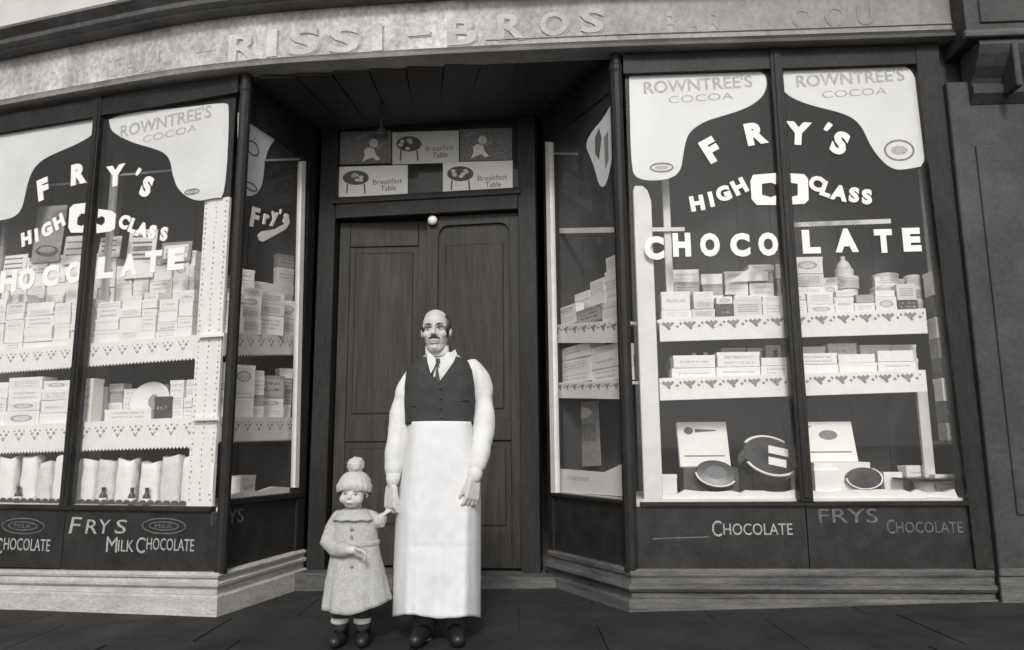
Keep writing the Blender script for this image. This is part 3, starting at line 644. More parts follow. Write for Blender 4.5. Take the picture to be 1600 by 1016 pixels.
s8 = shelf(RR, SH8[0][0], SH8[1][0], SH8[0][1] - .004, SH8[1][1] - .004, D3 + .002, D3 + .20); lace('lace_edging', RR, *SH8, D3, s8, False)
# rails and posts inside the windows
def rail(P, x0, y0, x1, y1, h, d, m='white_paint', name='display_rail'):
    return prism(name, P, P.q([(x0, y0), (x1, y1), (x1, y1 + h), (x0, y0 + h)], d), d, d + .012, m, shop)
rail(RF, 1232, 348, 1392, 342, 7, .20); rail(RF, 1000, 356, 1070, 355, 6, .2)
rail(RR, 860, 357, 968, 355, 8, .09)
rail(LF, 30, 291, 142, 283, 3, .25, 'carton_grey'); rail(LF, 175, 273, 275, 264, 3, .25, 'carton_grey')
def ppost(P, xt0, xt1, yt, xb0, xb1, yb, d, th, m, name='display_post'):
    poly = P.q([(xb0, yb), (xb1, yb), (xt1, yt), (xt0, yt)], d)
    return prism(name, P, poly, d, d + th, m, shop)
# white boxed column in the right window, rounded head, resting on the display floor
cu0, cu1 = RF.px(1000, 600, .05)[0], RF.px(1029, 600, .05)[0]; ct = RF.px(1005, 290, .05)[1]
prism('display_column', RF, [(cu0, RFZ), (cu1, RFZ), (cu1, ct - .1), (cu1 - .02, ct - .03), (cu1 - .05, ct), (cu0 + .01, ct), (cu0, ct - .03)], .05, .09, 'white_paint', shop, .004)
pu = RF.px(1044, 380, .22)[0]; prism('display_post', RF, rect(pu - .022, pu + .022, SH5[0][1] + .0, RF.px(1044, 278, .22)[1]), .22, .25, 'white_paint', shop, .003)
pu = RF.px(1440, 650, .30)[0]; prism('display_post', RF, rect(pu - .03, pu + .03, RFZ, SH6[1][1] - .03), .26, .29, 'white_paint', shop, .003)
pu = RF.px(1462, 400, .2)[0]; prism('display_post', RF, rect(pu - .04, pu + .05, 1.72, RF.px(1430, 262, .2)[1]), .2, .23, 'carton_cream', shop, .003)
# paper-covered column at the right end of the left window
lc0, lc1 = LF.px(303, 600, .05)[0], LF.px(343, 600, .05)[0]; zt = LF.px(325, 312, .05)[1]
lcol = prism('display_column', LF, rect(lc0, lc1, LFZ, zt), .045, .07, 'lace_paper', shop, .003)
bm = bmesh.new(); rr = random.Random(5); z = LFZ + .04
while z < zt - .03:
    for uu in (lc0 + .02, (lc0 + lc1) / 2, lc1 - .02):
        k = rr.uniform(.004, .008); q = uu + rr.uniform(-.006, .006); add_prism(bm, LF, [(q - k, z), (q, z - k), (q + k, z), (q, z + k * 1.4)], .0435, .0445)
    z += .034
p = from_bm('column_print', bm, 'lace_print', lcol); p['kind'] = 'stuff'
pu = LF.px(172, 330, .2)[0]; prism('display_post', LF, rect(pu - .025, pu + .025, SH1[0][1], LF.px(172, 268, .2)[1]), .2, .23, 'white_paint', shop, .003)
pu = LF.px(8, 330, .2)[0]; prism('display_post', LF, rect(pu - .02, pu + .02, SH1[0][1], LF.px(8, 300, .2)[1]), .2, .23, 'carton_grey', shop, .003)
# ------------------------------------------------------------------ goods on display
rg = random.Random(11)
WIN = {'LF': 'window beside the child', 'LR': 'angled window beside child', 'RF': 'broad window across doorway', 'RR': 'angled window across doorway'}
WORDS = {'RF': (('first C', 1022), ('H', 1065), ('first O', 1109), ('second C', 1156), ('second O', 1200), ('L', 1267), ('A', 1322), ('T', 1380), ('E', 1424)),
         'LF': (('H', 14), ('first O', 43), ('second C', 80), ('second O', 117), ('L', 166), ('A', 203), ('T', 240), ('E', 276))}
def whereabouts(P, u0, u1, z0, d):
    k = {id(LF): 'LF', id(RF): 'RF', id(LR): 'LR', id(RR): 'RR'}[id(P)]
    if k in WORDS:
        tab = [(n, P.px(x, 400, .02)[0]) for n, x in WORDS[k]]; u = (u0 + u1) / 2
        return 'below letter ' + min(tab, key=lambda t: abs(t[1] - u))[0]
    f = ((u0 + u1) / 2) / P.len
    if k == 'RR': f = 1 - f
    return 'nearest corner post' if f < .33 else ('midway along' if f < .62 else 'nearest white bead')
STY = {  # style: body material, label material, words
    'plain': ('carton_white', None, 'plain'),
    'lines': ('carton_white', 'print_lines', 'lined'),
    'two': ('carton_white', 'print_two', 'faint-print'),
    'oval': ('carton_white', 'print_oval', 'oval-emblem'),
    'grey': ('carton_grey', 'print_grey', 'grey'),
    'cream': ('carton_cream', 'print_dense', 'cream'),
    'big': ('carton_white', 'print_big', 'bold-lettered'),
    'dark': ('carton_dark', 'print_dark', 'dark'),
}
def carton(P, u0, u1, d0, d1, z0, z1, sty, where, yaw=0.0, name='carton', cat='box', extra='', tilt=0, pos='', near=False):
    w_, dp, h = u1 - u0, d1 - d0, z1 - z0
    bm = bmesh.new(); add_box(bm, -w_ / 2, w_ / 2, -dp / 2, dp / 2, 0, h)
    bmesh.ops.bevel(bm, geom=bm.edges[:], offset=.0015, segments=1, affect='EDGES')
    body, lab, words = STY[sty]
    o = from_bm(name, bm, body)
    o.matrix_world = Matrix.Translation(P.w((u0 + u1) / 2, (d0 + d1) / 2, z0)) @ Matrix.Rotation(P.ang + yaw, 4, 'Z') @ Matrix.Rotation(tilt, 4, 'X')
    if lab:
        bm = bmesh.new(); add_box(bm, -w_ * .44, w_ * .44, -dp / 2 - .0012, -dp / 2 - .0002, h * .1, h * .9)
        from_bm('front_label', bm, lab, o)
    if h > .05 and rg.random() < .65 and not tilt:
        k = min(.022, h * .25); bm = bmesh.new(); add_box(bm, -w_ / 2 - .002, w_ / 2 + .002, -dp / 2 - .002, dp / 2 + .002, h - k, h + .0015)
        from_bm('lid', bm, body, o)
    wh = whereabouts(P, u0, u1, z0, d0) if near else ''
    tag(o, ' '.join(('%s%s box %s %s, %s' % (words, extra, pos, wh, where)).split()).replace(' ,', ','), cat, ' '.join(('%s boxes %s %s, %s' % (words, pos, wh, where)).split()))
    return o
def zline(S, u):
    a, b = S; return a[1] + (b[1] - a[1]) * (u - a[0]) / (b[0] - a[0])
def stack(P, x0, x1, ybase, base, d0, d1, top_y, hs, where, styles, gap=.004, rows='', jit=.05):
    """one column of boxes between photo columns x0 and x1, standing on height base(u) and reaching photo row top_y"""
    ua = P.px(x0, ybase, d0)[0]; ub = P.px(x1, ybase, d0)[0]; z = base((ua + ub) / 2)
    ztop = P.px((x0 + x1) / 2, top_y, d0)[1]; first = True
    lv = 0; ords = ('bottom of stack', 'second up', 'third up', 'fourth up', 'fifth up', 'sixth up', 'seventh up', 'eighth up', 'ninth up')
    while z < ztop - .015:
        h = rg.uniform(*hs); h = min(h, ztop - z)
        if ztop - z - h < hs[0] * .6: h = ztop - z
        ins = 0 if first else rg.uniform(0, .012)
        (ua_, ub_) = (ua, ub) if P is not LR else ((ua + ub) / 2 - (ub - ua) * .46, (ua + ub) / 2 + (ub - ua) * .46)
        carton(P, ua_ + gap / 2 + ins, ub_ - gap / 2 - rg.uniform(0, .008) * (not first), d0 + rg.uniform(0, .01), d1, z, z + h, rg.choice(styles),
               where, yaw=rg.uniform(-jit, jit) * .5 + (R_(-34) if P is LR else 0), near=True, pos='alone' if first and z + h > ztop - .016 else 'topmost' if z + h > ztop - .016 else ords[min(lv, 8)])
        z += h + .0022; first = False; lv += 1
def run(P, x0, x1, ybase, base, d0, d1, prof, wpx, hs, where, styles, skip=0.0):
    """a row of stacks; prof = [(photo x, photo y of the top)]"""
    x = x0
    while x < x1 - 8:
        wd = min(rg.uniform(*wpx), x1 - x); xm = x + wd / 2
        for (xa, ya), (xb, yb) in zip(prof, prof[1:]):
            if xa <= xm <= xb: ty = ya + (yb - ya) * (xm - xa) / (xb - xa); break
        else: ty = prof[-1][1]
        if rg.random() >= skip: stack(P, x, x + wd, ybase, base, d0, d1, ty + rg.uniform(-7, 7), hs, where, styles)
        x += wd
mix = ['plain', 'plain', 'two', 'lines', 'two', 'two', 'oval', 'plain', 'big', 'plain']
# left window, top shelf: a low front row and a taller back row
b1 = lambda u: zline(SH1, u) - .002
run(LF, -30, 300, 530, b1, D0 + .02, D0 + .12, [(-30, 462), (100, 468), (140, 468), (300, 460)], (24, 46), (.045, .10), 'top shelf front, ' + WIN['LF'], mix)
run(LF, -30, 298, 525, b1, D0 + .15, D0 + .27, [(-30, 415), (60, 405), (110, 390), (150, 398), (190, 425), (215, 398), (300, 385)], (22, 40), (.05, .12), 'top shelf back, ' + WIN['LF'], mix)
# left window, lower shelf
b2 = lambda u: zline(SH2, u) - .002
run(LF, -30, 104, 650, b2, D0 + .03, D0 + .15, [(-30, 592), (60, 592), (110, 588)], (34, 60), (.06, .13), 'lower shelf, ' + WIN['LF'], ['plain', 'two', 'lines', 'oval', 'two'])
run(LF, 262, 300, 645, b2, D0 + .06, D0 + .16, [(250, 592), (300, 592)], (18, 24), (.05, .11), 'lower shelf, ' + WIN['LF'], ['two', 'lines', 'plain'])
run(LF, 138, 262, 640, b2, D0 + .2, D0 + .28, [(138, 600), (200, 610), (262, 596)], (22, 34), (.05, .11), 'lower shelf back, ' + WIN['LF'], ['two', 'lines', 'grey', 'cream'])
# left angled light
b3 = lambda u: zline(SH3, u) - .002; b4 = lambda u: zline(SH4, u) - .002
run(LR, 350, 462, 522, b3, D1 + .02, D1 + .09, [(350, 462), (372, 455), (420, 452), (470, 480)], (16, 34), (.06, .14), 'top shelf front, ' + WIN['LR'], ['lines', 'two', 'oval', 'cream', 'plain'])
run(LR, 352, 466, 522, b3, D1 + .11, D1 + .18, [(352, 425), (385, 425), (410, 440), (430, 440), (445, 402), (470, 402)], (14, 26), (.06, .14), 'top shelf back, ' + WIN['LR'], ['plain', 'lines', 'two', 'grey'])
run(LR, 344, 460, 650, b4, D1 + .03, D1 + .12, [(344, 572), (390, 566), (420, 585), (460, 575)], (16, 32), (.06, .13), 'lower shelf, ' + WIN['LR'], ['oval', 'lines', 'two', 'plain', 'grey'])
# right window
b5 = lambda u: zline(SH5, u) - .002; b6 = lambda u: zline(SH6, u) - .002
run(RF, 1034, 1440, 500, b5, D2 + .02, D2 + .12, [(1034, 462), (1220, 455), (1240, 462), (1440, 448)], (24, 50), (.05, .10), 'top shelf front, ' + WIN['RF'], ['grey', 'cream', 'lines', 'oval', 'two', 'dark', 'plain'])
run(RF, 1050, 1225, 495, b5, D2 + .15, D2 + .27, [(1050, 425), (1100, 430), (1150, 418), (1225, 408)], (26, 48), (.05, .11), 'top shelf back, ' + WIN['RF'], ['grey', 'cream', 'lines', 'plain', 'two', 'grey'])
run(RF, 1050, 1440, 592, b6, D2 + .04, D2 + .17, [(1050, 558), (1250, 556), (1440, 545)], (58, 72), (.055, .06), 'lower shelf, ' + WIN['RF'], ['two', 'two', 'plain', 'two'])
run(RF, 1052, 1226, 590, b6, D2 + .25, D2 + .29, [(1052, 548), (1226, 545)], (26, 44), (.06, .09), 'lower shelf back, ' + WIN['RF'], ['plain', 'two', 'lines'], .2)
run(RF, 1288, 1440, 490, b5, D2 + .14, D2 + .17, [(1288, 440), (1440, 432)], (20, 32), (.05, .09), 'top shelf middle, ' + WIN['RF'], ['grey', 'cream', 'lines', 'plain', 'oval'], .35)
run(RF, 1250, 1440, 590, b6, D2 + .19, D2 + .28, [(1250, 537), (1440, 534)], (40, 60), (.06, .09), 'lower shelf back, ' + WIN['RF'], ['two', 'plain', 'lines'])
# right angled light
b7 = lambda u: zline(SH7, u) - .002; b8 = lambda u: zline(SH8, u) - .002
run(RR, 868, 966, 508, b7, D3 + .02, D3 + .09, [(868, 478), (930, 474), (966, 470)], (26, 42), (.05, .12), 'top shelf front, ' + WIN['RR'], ['two', 'oval', 'grey', 'lines'])
run(RR, 868, 968, 505, b7, D3 + .11, D3 + .18, [(866, 412), (890, 425), (908, 460), (932, 450), (940, 398), (970, 396)], (18, 30), (.045, .1), 'top shelf back, ' + WIN['RR'], ['plain', 'two', 'lines', 'cream'])
run(RR, 872, 972, 600, b8, D3 + .03, D3 + .15, [(872, 540), (915, 542), (972, 540)], (40, 56), (.07, .1), 'lower shelf, ' + WIN['RR'], ['two', 'lines', 'two'])

# ---- individual pieces
def standing_card(name, P, pts, d, th, m, label, cat, lean=0.0, group=None):
    q = P.q(pts, d); zb = min(z for u, z in q); uc = sum(u for u, z in q) / len(q)
    bm = bmesh.new(); f = [bm.verts.new((u - uc, 0, z - zb)) for u, z in q]; k = [bm.verts.new((u - uc, th, z - zb)) for u, z in q]; n = len(q)
    bm.faces.new(f); bm.faces.new(k[::-1])
    for i in range(n): bm.faces.new((f[i], k[i], k[(i + 1) % n], f[(i + 1) % n]))
    o = from_bm(name, bm, m)
    o.matrix_world = P.M @ Matrix.Translation((uc, d, zb)) @ Matrix.Rotation(lean, 4, 'X')
    tag(o, label, cat, group); o['_uc'] = uc; o['_zb'] = zb
    return o
def on_card(o, P, pts, d, m, name='print', th=.001, poly=True):
    q = P.q(pts, d); uc, zb = o['_uc'], o['_zb']; bm = bmesh.new()
    f = [bm.verts.new((u - uc, -th - .0002, z - zb)) for u, z in q]; k = [bm.verts.new((u - uc, -.0002, z - zb)) for u, z in q]; n = len(q)
    bm.faces.new(f); bm.faces.new(k[::-1])
    for i in range(n): bm.faces.new((f[i], k[i], k[(i + 1) % n], f[(i + 1) % n]))
    return from_bm(name, bm, m, o)
def text_on(o, P, s, x, y, hpx, wpx, d, m, **k):
    t = ptext('print_letter', s, P, x, y, hpx, m, o, d, wpx=wpx, th=.001, **k)
    inv = (Matrix.Translation((o['_uc'], d, o['_zb']))).inverted() @ P.M.inverted()
    t.data.transform(inv)
    for v in t.data.vertices: v.co.y -= .0003
    return t
def ellipse_px(x, y, rx, ry, n=20): return [(x + rx * math.cos(6.28318 * i / n), y + ry * math.sin(6.28318 * i / n)) for i in range(n)]
# five cards in the fanlight
def table_card(x0, y0, x1, y1, label, d=.022):
    c = standing_card('show_card', BK, [(x0, y1), (x1, y1 - 3), (x1, y0 - 3), (x0, y0)], d, .003, 'carton_cream' if y0 < 230 else 'ceramic', label, 'card')
    w_, h = x1 - x0, y1 - y0; cx, cy = x0 + w_ * .25, y0 + h * .36
    on_card(c, BK, ellipse_px(cx, cy, w_ * .19, h * .24), d, 'ink')
    rr = random.Random(int(x0))
    for i in range(7):
        a = rr.uniform(0, 6.28); r = rr.uniform(.2, .75)
        p = ellipse_px(cx + math.cos(a) * w_ * .19 * r, cy + math.sin(a) * h * .24 * r, w_ * .035, h * .055, 8); e = on_card(c, BK, p, d, 'carton_cream', 'print', .002)
    for lx in (-.12, .12): on_card(c, BK, [(cx + lx * w_ - 1, cy + h * .2), (cx + lx * w_ + 1.2, cy + h * .2), (cx + lx * w_ * 1.1 + 1.2, cy + h * .52), (cx + lx * w_ * 1.1 - 1, cy + h * .52)], d, 'ink')
    text_on(c, BK, 'Breakfast', x0 + w_ * .71, y0 + h * .48, h * .17, w_ * .42, d, 'ink_mid')
    text_on(c, BK, 'Table', x0 + w_ * .72, y0 + h * .70, h * .17, w_ * .22, d, 'ink')
    return c
def figure_card(x0, y0, x1, y1, fx, label, d=.022):
    c = standing_card('show_card', BK, [(x0, y1), (x1, y1 - 2), (x1, y0 - 2), (x0, y0)], d, .003, 'ink_mid', label, 'card')
    h = y1 - y0
    body = [(fx - 12, y1 - 4), (fx - 8, y1 - 14), (fx - 9, y1 - 22), (fx - 2, y1 - 27), (fx + 7, y1 - 24), (fx + 9, y1 - 16), (fx + 16, y1 - 8), (fx + 10, y1 - 6), (fx + 4, y1 - 11), (fx - 4, y1 - 8)]
    on_card(c, BK, body, d, 'carton_white'); on_card(c, BK, ellipse_px(fx + 6, y1 - 33, 7, 7, 12), d, 'carton_cream')
    on_card(c, BK, [(fx + 10, y1 - 26), (fx + 20, y1 - 34), (fx + 22, y1 - 31), (fx + 12, y1 - 22)], d, 'carton_grey', th=.0016)
    on_card(c, BK, [(fx - 22, y0 + 8), (fx - 4, y0 + 3), (fx - 3, y0 + 7), (fx - 20, y0 + 12)], d, 'carton_grey', th=.0016)
    return c
figure_card(531, 206, 611, 257, 578, 'dark picture card with pale crouching figure, above the doorway on the open-door side')
table_card(613, 207, 717, 257, 'cream card with round table drawing, upper middle of the fanlight cards')
figure_card(719, 202, 800, 252, 748, 'dark picture card with pale seated figure, above the closed door leaf')
table_card(529, 261, 637, 308, 'white round-table card below a dark picture card, above the open side of the door')
table_card(692, 254, 801, 303, 'white round-table card below a dark picture card, above the closed door leaf')

# tall lettered showcard, smaller cards, grey tins in the left window
c = standing_card('show_card', LF, [(193, 436), (238, 433), (243, 356), (199, 358)], D0 + .135, .004, 'carton_white', 'tall white lettered show card standing among boxes in the window beside the child', 'card', R_(-4))
for i, (y0, y1) in enumerate(((366, 370), (377, 380), (384, 392), (396, 399), (403, 406))): on_card(c, LF, [(204, y1), (234, y1 - 1), (235, y0 - 1), (205, y0)], D0 + .135, 'ink_mid' if i != 2 else 'carton_grey')
c = standing_card('show_card', LF, [(250, 412), (297, 408), (299, 376), (252, 379)], D0 + .14, .004, 'carton_grey', 'wide grey printed show card beside the tall lettered card', 'card', R_(-4))
on_card(c, LF, [(254, 405), (292, 402), (294, 381), (256, 384)], D0 + .14, 'carton_white'); text_on(c, LF, 'CHOCOLATE', 275, 392, 9, 34, D0 + .14, 'ink')
c = standing_card('show_card', LF, [(48, 412), (92, 408), (100, 318), (54, 321)], D0 + .14, .004, 'carton_grey', 'tall grey show card with a dark oval behind the small HIGH letters', 'card', R_(-4))
on_card(c, LF, ellipse_px(72, 392, 18, 9), D0 + .14, 'ink'); on_card(c, LF, ellipse_px(72, 390, 13, 5), D0 + .14, 'carton_grey', th=.0018)

for pts, m, lab in (([(96, 414), (140, 410), (144, 366), (101, 369)], 'carton_cream', 'cream show card by the mullion behind the second O of the window lettering'),
                    ([(152, 404), (186, 401), (189, 368), (156, 371)], 'carton_white', 'small white show card just right of the mullion above stacked boxes'),
                    ([(0, 432), (38, 428), (42, 396), (4, 400)], 'carton_white', 'white show card behind the H of the window lettering')):
    c = standing_card('show_card', LF, pts, D0 + .14, .004, m, lab.replace('just right of the mullion', 'against the pale inner post'), 'card', R_(-4))
    (x0, y0), (x1, y1) = pts[0], pts[2]
    for k in (.3, .5, .72): on_card(c, LF, [(x0 + 6, y0 + (y1 - y0) * k), (x1 - 8, y0 - 2 + (y1 - y0) * k), (x1 - 8, y0 - 4 + (y1 - y0) * k), (x0 + 6, y0 - 2 + (y1 - y0) * k)], D0 + .14, 'ink_mid')
def lathe_thing(name, prof, m, P, u, d, z, label, cat, group=None, seg=18, parts=()):
    o = from_bm(name, lathe_bm(prof, seg), m, None, True); o.location = P.w(u, d, z); tag(o, label, cat, group)
    for n_, pr, mm in parts: from_bm(n_, lathe_bm(pr, seg), mm, o, True)
    return o
# small dark tins in a block on the top shelf front (left window)
u_a = LF.px(222, 515, D0 + .02)[0]
# ornamental oval box and dark square tin on the lower shelf (left window)
q = LF.px(222, 612, D0 + .1); zb = b2(q[0])
pl = bmesh.new(); loft(pl, [[(r * 1.25 * math.cos(6.28318 * i / 28), y_, r * math.sin(6.28318 * i / 28)) for i in range(28)] for r, y_ in ((.02, .012), (.10, .008), (.13, -.004), (.135, -.002), (.105, .016), (.02, .02))])
o = from_bm('oval_plate', pl, 'ceramic', None, True); o.matrix_world = P_ = LF.M @ Matrix.Translation((q[0], D0 + .17, zb + .1355)) @ Matrix.Rotation(R_(-10), 4, 'X')
tag(o, 'large white oval plate propped on the lower shelf in the window beside the child', 'plate')
pm = bmesh.new(); loft(pm, [[(.03 + r * math.cos(6.28318 * i / 18), y_, .0 + r * 1.1 * math.sin(6.28318 * i / 18)) for i in range(18)] for r, y_ in ((.042, .004), (.042, .0045))]); 
for v in pm.verts: v.co.y -= .002
from_bm('plate_motif', pm, 'carton_grey', o)
carton(LF, *(LF.px(245, 630, D0 + .05)[0], LF.px(268, 630, D0 + .05)[0]), D0 + .03, D0 + .1, zb, LF.px(256, 620, D0 + .03)[1], 'dark', 'beside the oval plate, ' + WIN['LF'], name='tin', cat='tin')
carton(LF, *(LF.px(128, 640, D0 + .05)[0], LF.px(146, 640, D0 + .05)[0]), D0 + .03, D0 + .12, zb - .002, LF.px(136, 592, D0 + .03)[1], 'lines', 'standing alone by the mullion, ' + WIN['LF'])
carton(LF, *(LF.px(168, 640, D0 + .04)[0], LF.px(240, 640, D0 + .04)[0]), D0 + .02, D0 + .055, zb, LF.px(200, 640, D0 + .03)[1], 'two', 'lying flat before the oval plate, ' + WIN['LF'])
# bottom of the left window: upright paper-wrapped packets with small dark bottles between
x = -34; i = 0
while x < 296:
    wd = rg.uniform(22, 34)
    ua, ub = LF.px(x, 770, .12)[0], LF.px(x + wd, 770, .12)[0]; ht = LF.px(x, 716 + rg.uniform(-4, 8), .12)[1] - LFZ
    bm = bmesh.new(); n = 16; rings = []
    for t in range(7):
        s = t / 6; k = 1 - .10 * s ** 3
        rings.append([((ub - ua) * .47 * k * math.copysign(abs(math.cos(a)) ** .5, math.cos(a)) + .006 * math.sin(5 * a + t * 1.7 + i), .05 * k * math.copysign(abs(math.sin(a)) ** .6, math.sin(a)) + .007 * math.sin(4 * a + 2 * t + i), ht * s + (.012 * math.sin(2 * a + i) if t == 6 else 0)) for a in [6.28318 * j / n for j in range(n)]])
    loft(bm, rings)
    o = from_bm('paper_packet', bm, 'carton_white' if i % 3 else 'carton_cream', None, True); o.location = LF.w((ua + ub) / 2, .15, LFZ + .0); o.rotation_euler = (0, 0, LF.ang)
    tag(o, ('white' if i % 3 else 'cream') + ' wrapped paper packet on the floor of the window beside child, %s' % whereabouts(LF, ua, ub, 0, 0), 'packet', 'wrapped packets on the window floor')
    x += wd + (7 if i % 3 == 1 else 1); i += 1
for x in (27, 98, 160, 205, 228):
    u = LF.px(x, 775, .07)[0]
    lathe_thing('bottle', [(.012, 0), (.022, .004), (.022, .05), (.02, .062), (.011, .078), (.01, .1), (.013, .102), (.012, .11)], 'tin_dark', LF, u, .075, LFZ, 'small dark bottle with pale label between wrapped packets, ' + whereabouts(LF, u, u, 0, 0), 'bottle', 'dark bottles on the window floor', 14, (('label_band', [(.0222, .008), (.0228, .009), (.0228, .042), (.0222, .043)], 'carton_white'),))
# scalloped dark paper along the foot of the left window
bm = bmesh.new(); u = .6; pts = [(.6, .66)]
while u < 2.86:
    for a in range(0, 181, 30): pts.append((u + .03 * (1 - math.cos(R_(a))), .672 + .018 * math.sin(R_(a))))
    u += .062
pts.append((u, .66)); add_prism(bm, LF, pts, .048, .0495)
from_bm('scalloped_edging', bm, 'carton_dark', shop)
# left angled light, floor: slanted box, white cloth
q = LR.px(385, 745, .12)
carton(LR, LR.px(365, 752, .1)[0], LR.px(402, 752, .1)[0], .09, .2, .7, .83, 'big', 'tilted on the floor of ' + WIN['LR'], yaw=.25, extra=' open')
bm = bmesh.new(); pts = [(.1, .66), (.78, .66), (.78, .735), (.6, .75), (.45, .728), (.3, .742), (.16, .72)]
add_prism(bm, LR, pts, .05, .085); tag(from_bm('folded_cloth', bm, 'lace_paper'), 'crumpled white cloth along the foot of the narrow angled light beside the child', 'cloth')
# picture of a jar topped with a bow behind the script letters
lathe_thing('sweet_jar', [(.03, 0), (.042, .005), (.045, .02), (.045, .12), (.04, .14), (.028, .155), (.03, .17), (.042, .172), (.044, .19), (.02, .205), (.012, .22)], 'tin_dark', LR, LR.px(430, 440, .15)[0], .15, LR.px(430, 440, .15)[1] - .1 if False else b3(.5) + .0, 'dark lidded jar among the boxes on the top shelf beside the child', 'jar', None, 18, (('label_band', [(.0455, .04), (.0462, .041), (.0462, .09), (.0455, .091)], 'carton_white'),))

# right window top shelf: lidded jars and pots towards the right pane
def jar(x, yb, d, r, h, m, label, grp=None, lid='carton_white', band=True, zb=None):
    u = RF.px(x, yb, d)[0]
    return lathe_thing('sweet_jar', [(r * .8, 0), (r, .006), (r * 1.02, h * .3), (r, h * .7), (r * .75, h * .8), (r * .7, h * .84)], m, RF, u, d, (b5(u) if zb is None else zb), label, 'jar', grp, 20,
        (('lid', [(r * .78, h * .842), (r * .82, h * .85), (r * .82, h * .93), (r * .6, h * .97), (r * .15, h), (.002, h)], lid),) + ((('label_band', [(r * 1.021, h * .2), (r * 1.035, h * .21), (r * 1.035, h * .6), (r * 1.021, h * .61)], 'carton_white'),) if band else ()))
def tins(x, d, tiers, label, dome=True):
    u = RF.px(x, 470, d)[0]; root = empty('tin_stack', RF.w(u, d, b5(u)), RF.ang + rg.uniform(-.5, .5)); z = 0
    for r, h, m in tiers:
        t = from_bm('round_tin', lathe_bm([(r * .97, z), (r, z + .003), (r, z + h * .72)], 24), m, root, False)
        from_bm('lid', lathe_bm([(r * 1.03, z + h * .73), (r * 1.03, z + h - .004), (r * .96, z + h)], 24), 'carton_cream', t); z += h + .001
    if dome: from_bm('domed_lid', lathe_bm([(r * .8, z), (r * .82, z + .01), (r * .6, z + .04), (r * .25, z + .06), (.012, z + .064), (.014, z + .08), (.003, z + .085)], 24), 'carton_cream', root, True)
    return tag(root, label, 'tins')
stack(RF, 1240, 1292, 480, b5, D2 + .14, D2 + .26, 402, (.06, .11), 'top shelf back, ' + WIN['RF'], ['oval', 'cream', 'lines'])
tins(1322, D2 + .2, ((.085, .09, 'print_dense'), (.07, .075, 'print_lines'), (.08, .08, 'print_dense'), (.055, .05, 'print_lines')), 'pile of round printed tins with domed lid under the letter A on glass')
tins(1386, D2 + .19, ((.085, .10, 'print_grey'), (.092, .07, 'print_dense'), (.075, .08, 'print_lines')), 'pile of wide round tins under the letter T on glass', False)
tins(1428, D2 + .16, ((.05, .08, 'print_dense'), (.045, .08, 'print_grey'), (.045, .07, 'print_dense')), 'slim pile of small round tins under the letter E on glass', False)
jar(1140, 480, D2 + .14, .055, .16, 'wicker', 'squat dark ribbed jar on the top shelf under the word CHOCOLATE', lid='tin_dark')
# little bottles behind the boxes on the lower shelf
for x in (1032 + 14, 1086, 1104, 1128, 1146, 1166, 1196, 1214, 1226):
    u = RF.px(x, 590, D2 + .22)[0]
    lathe_thing('bottle', [(.014, 0), (.02, .004), (.02, .1), (.01, .13), (.01, .155), (.013, .157), (.013, .17)], 'tin_dark' if x % 3 else 'ceramic', RF, u, D2 + .22, b6(u), ('dark' if x % 3 else 'white') + ' slim bottle behind the lower-shelf boxes across the doorway, ' + whereabouts(RF, u, u, 0, 0), 'bottle', ('dark' if x % 3 else 'white') + ' bottles behind the lower boxes', 12)
# pointed white card
c = standing_card('show_card', RF, [(1140, 441), (1200, 438), (1200, 424), (1188, 420), (1172, 418), (1158, 428)], D2 + .13, .004, 'ceramic', 'peaked white card lying over boxes under the word CHOCOLATE', 'card', R_(-10))
# column of boxes on the right jamb
z = 1.02
xu = RF.px(1478, 560, .12)[0]
bm = bmesh.new()
prism('jamb_bracket', RF, rect(xu - .05, 1.90, z - .02, z), .09, .3, 'dark_wood', shop)
for i, (h, s) in enumerate(((.1, 'grey'), (.12, 'dark'), (.13, 'lines'), (.11, 'dark'), (.12, 'grey'), (.12, 'plain'), (.13, 'dark'), (.14, 'two'))):
    carton(RF, xu - .045, xu + .05, .1, .2, z, z + h, s, '%s from bottom of the single pile by the pilaster' % ('first second third fourth fifth sixth seventh topmost'.split()[i])); z += h + .0022

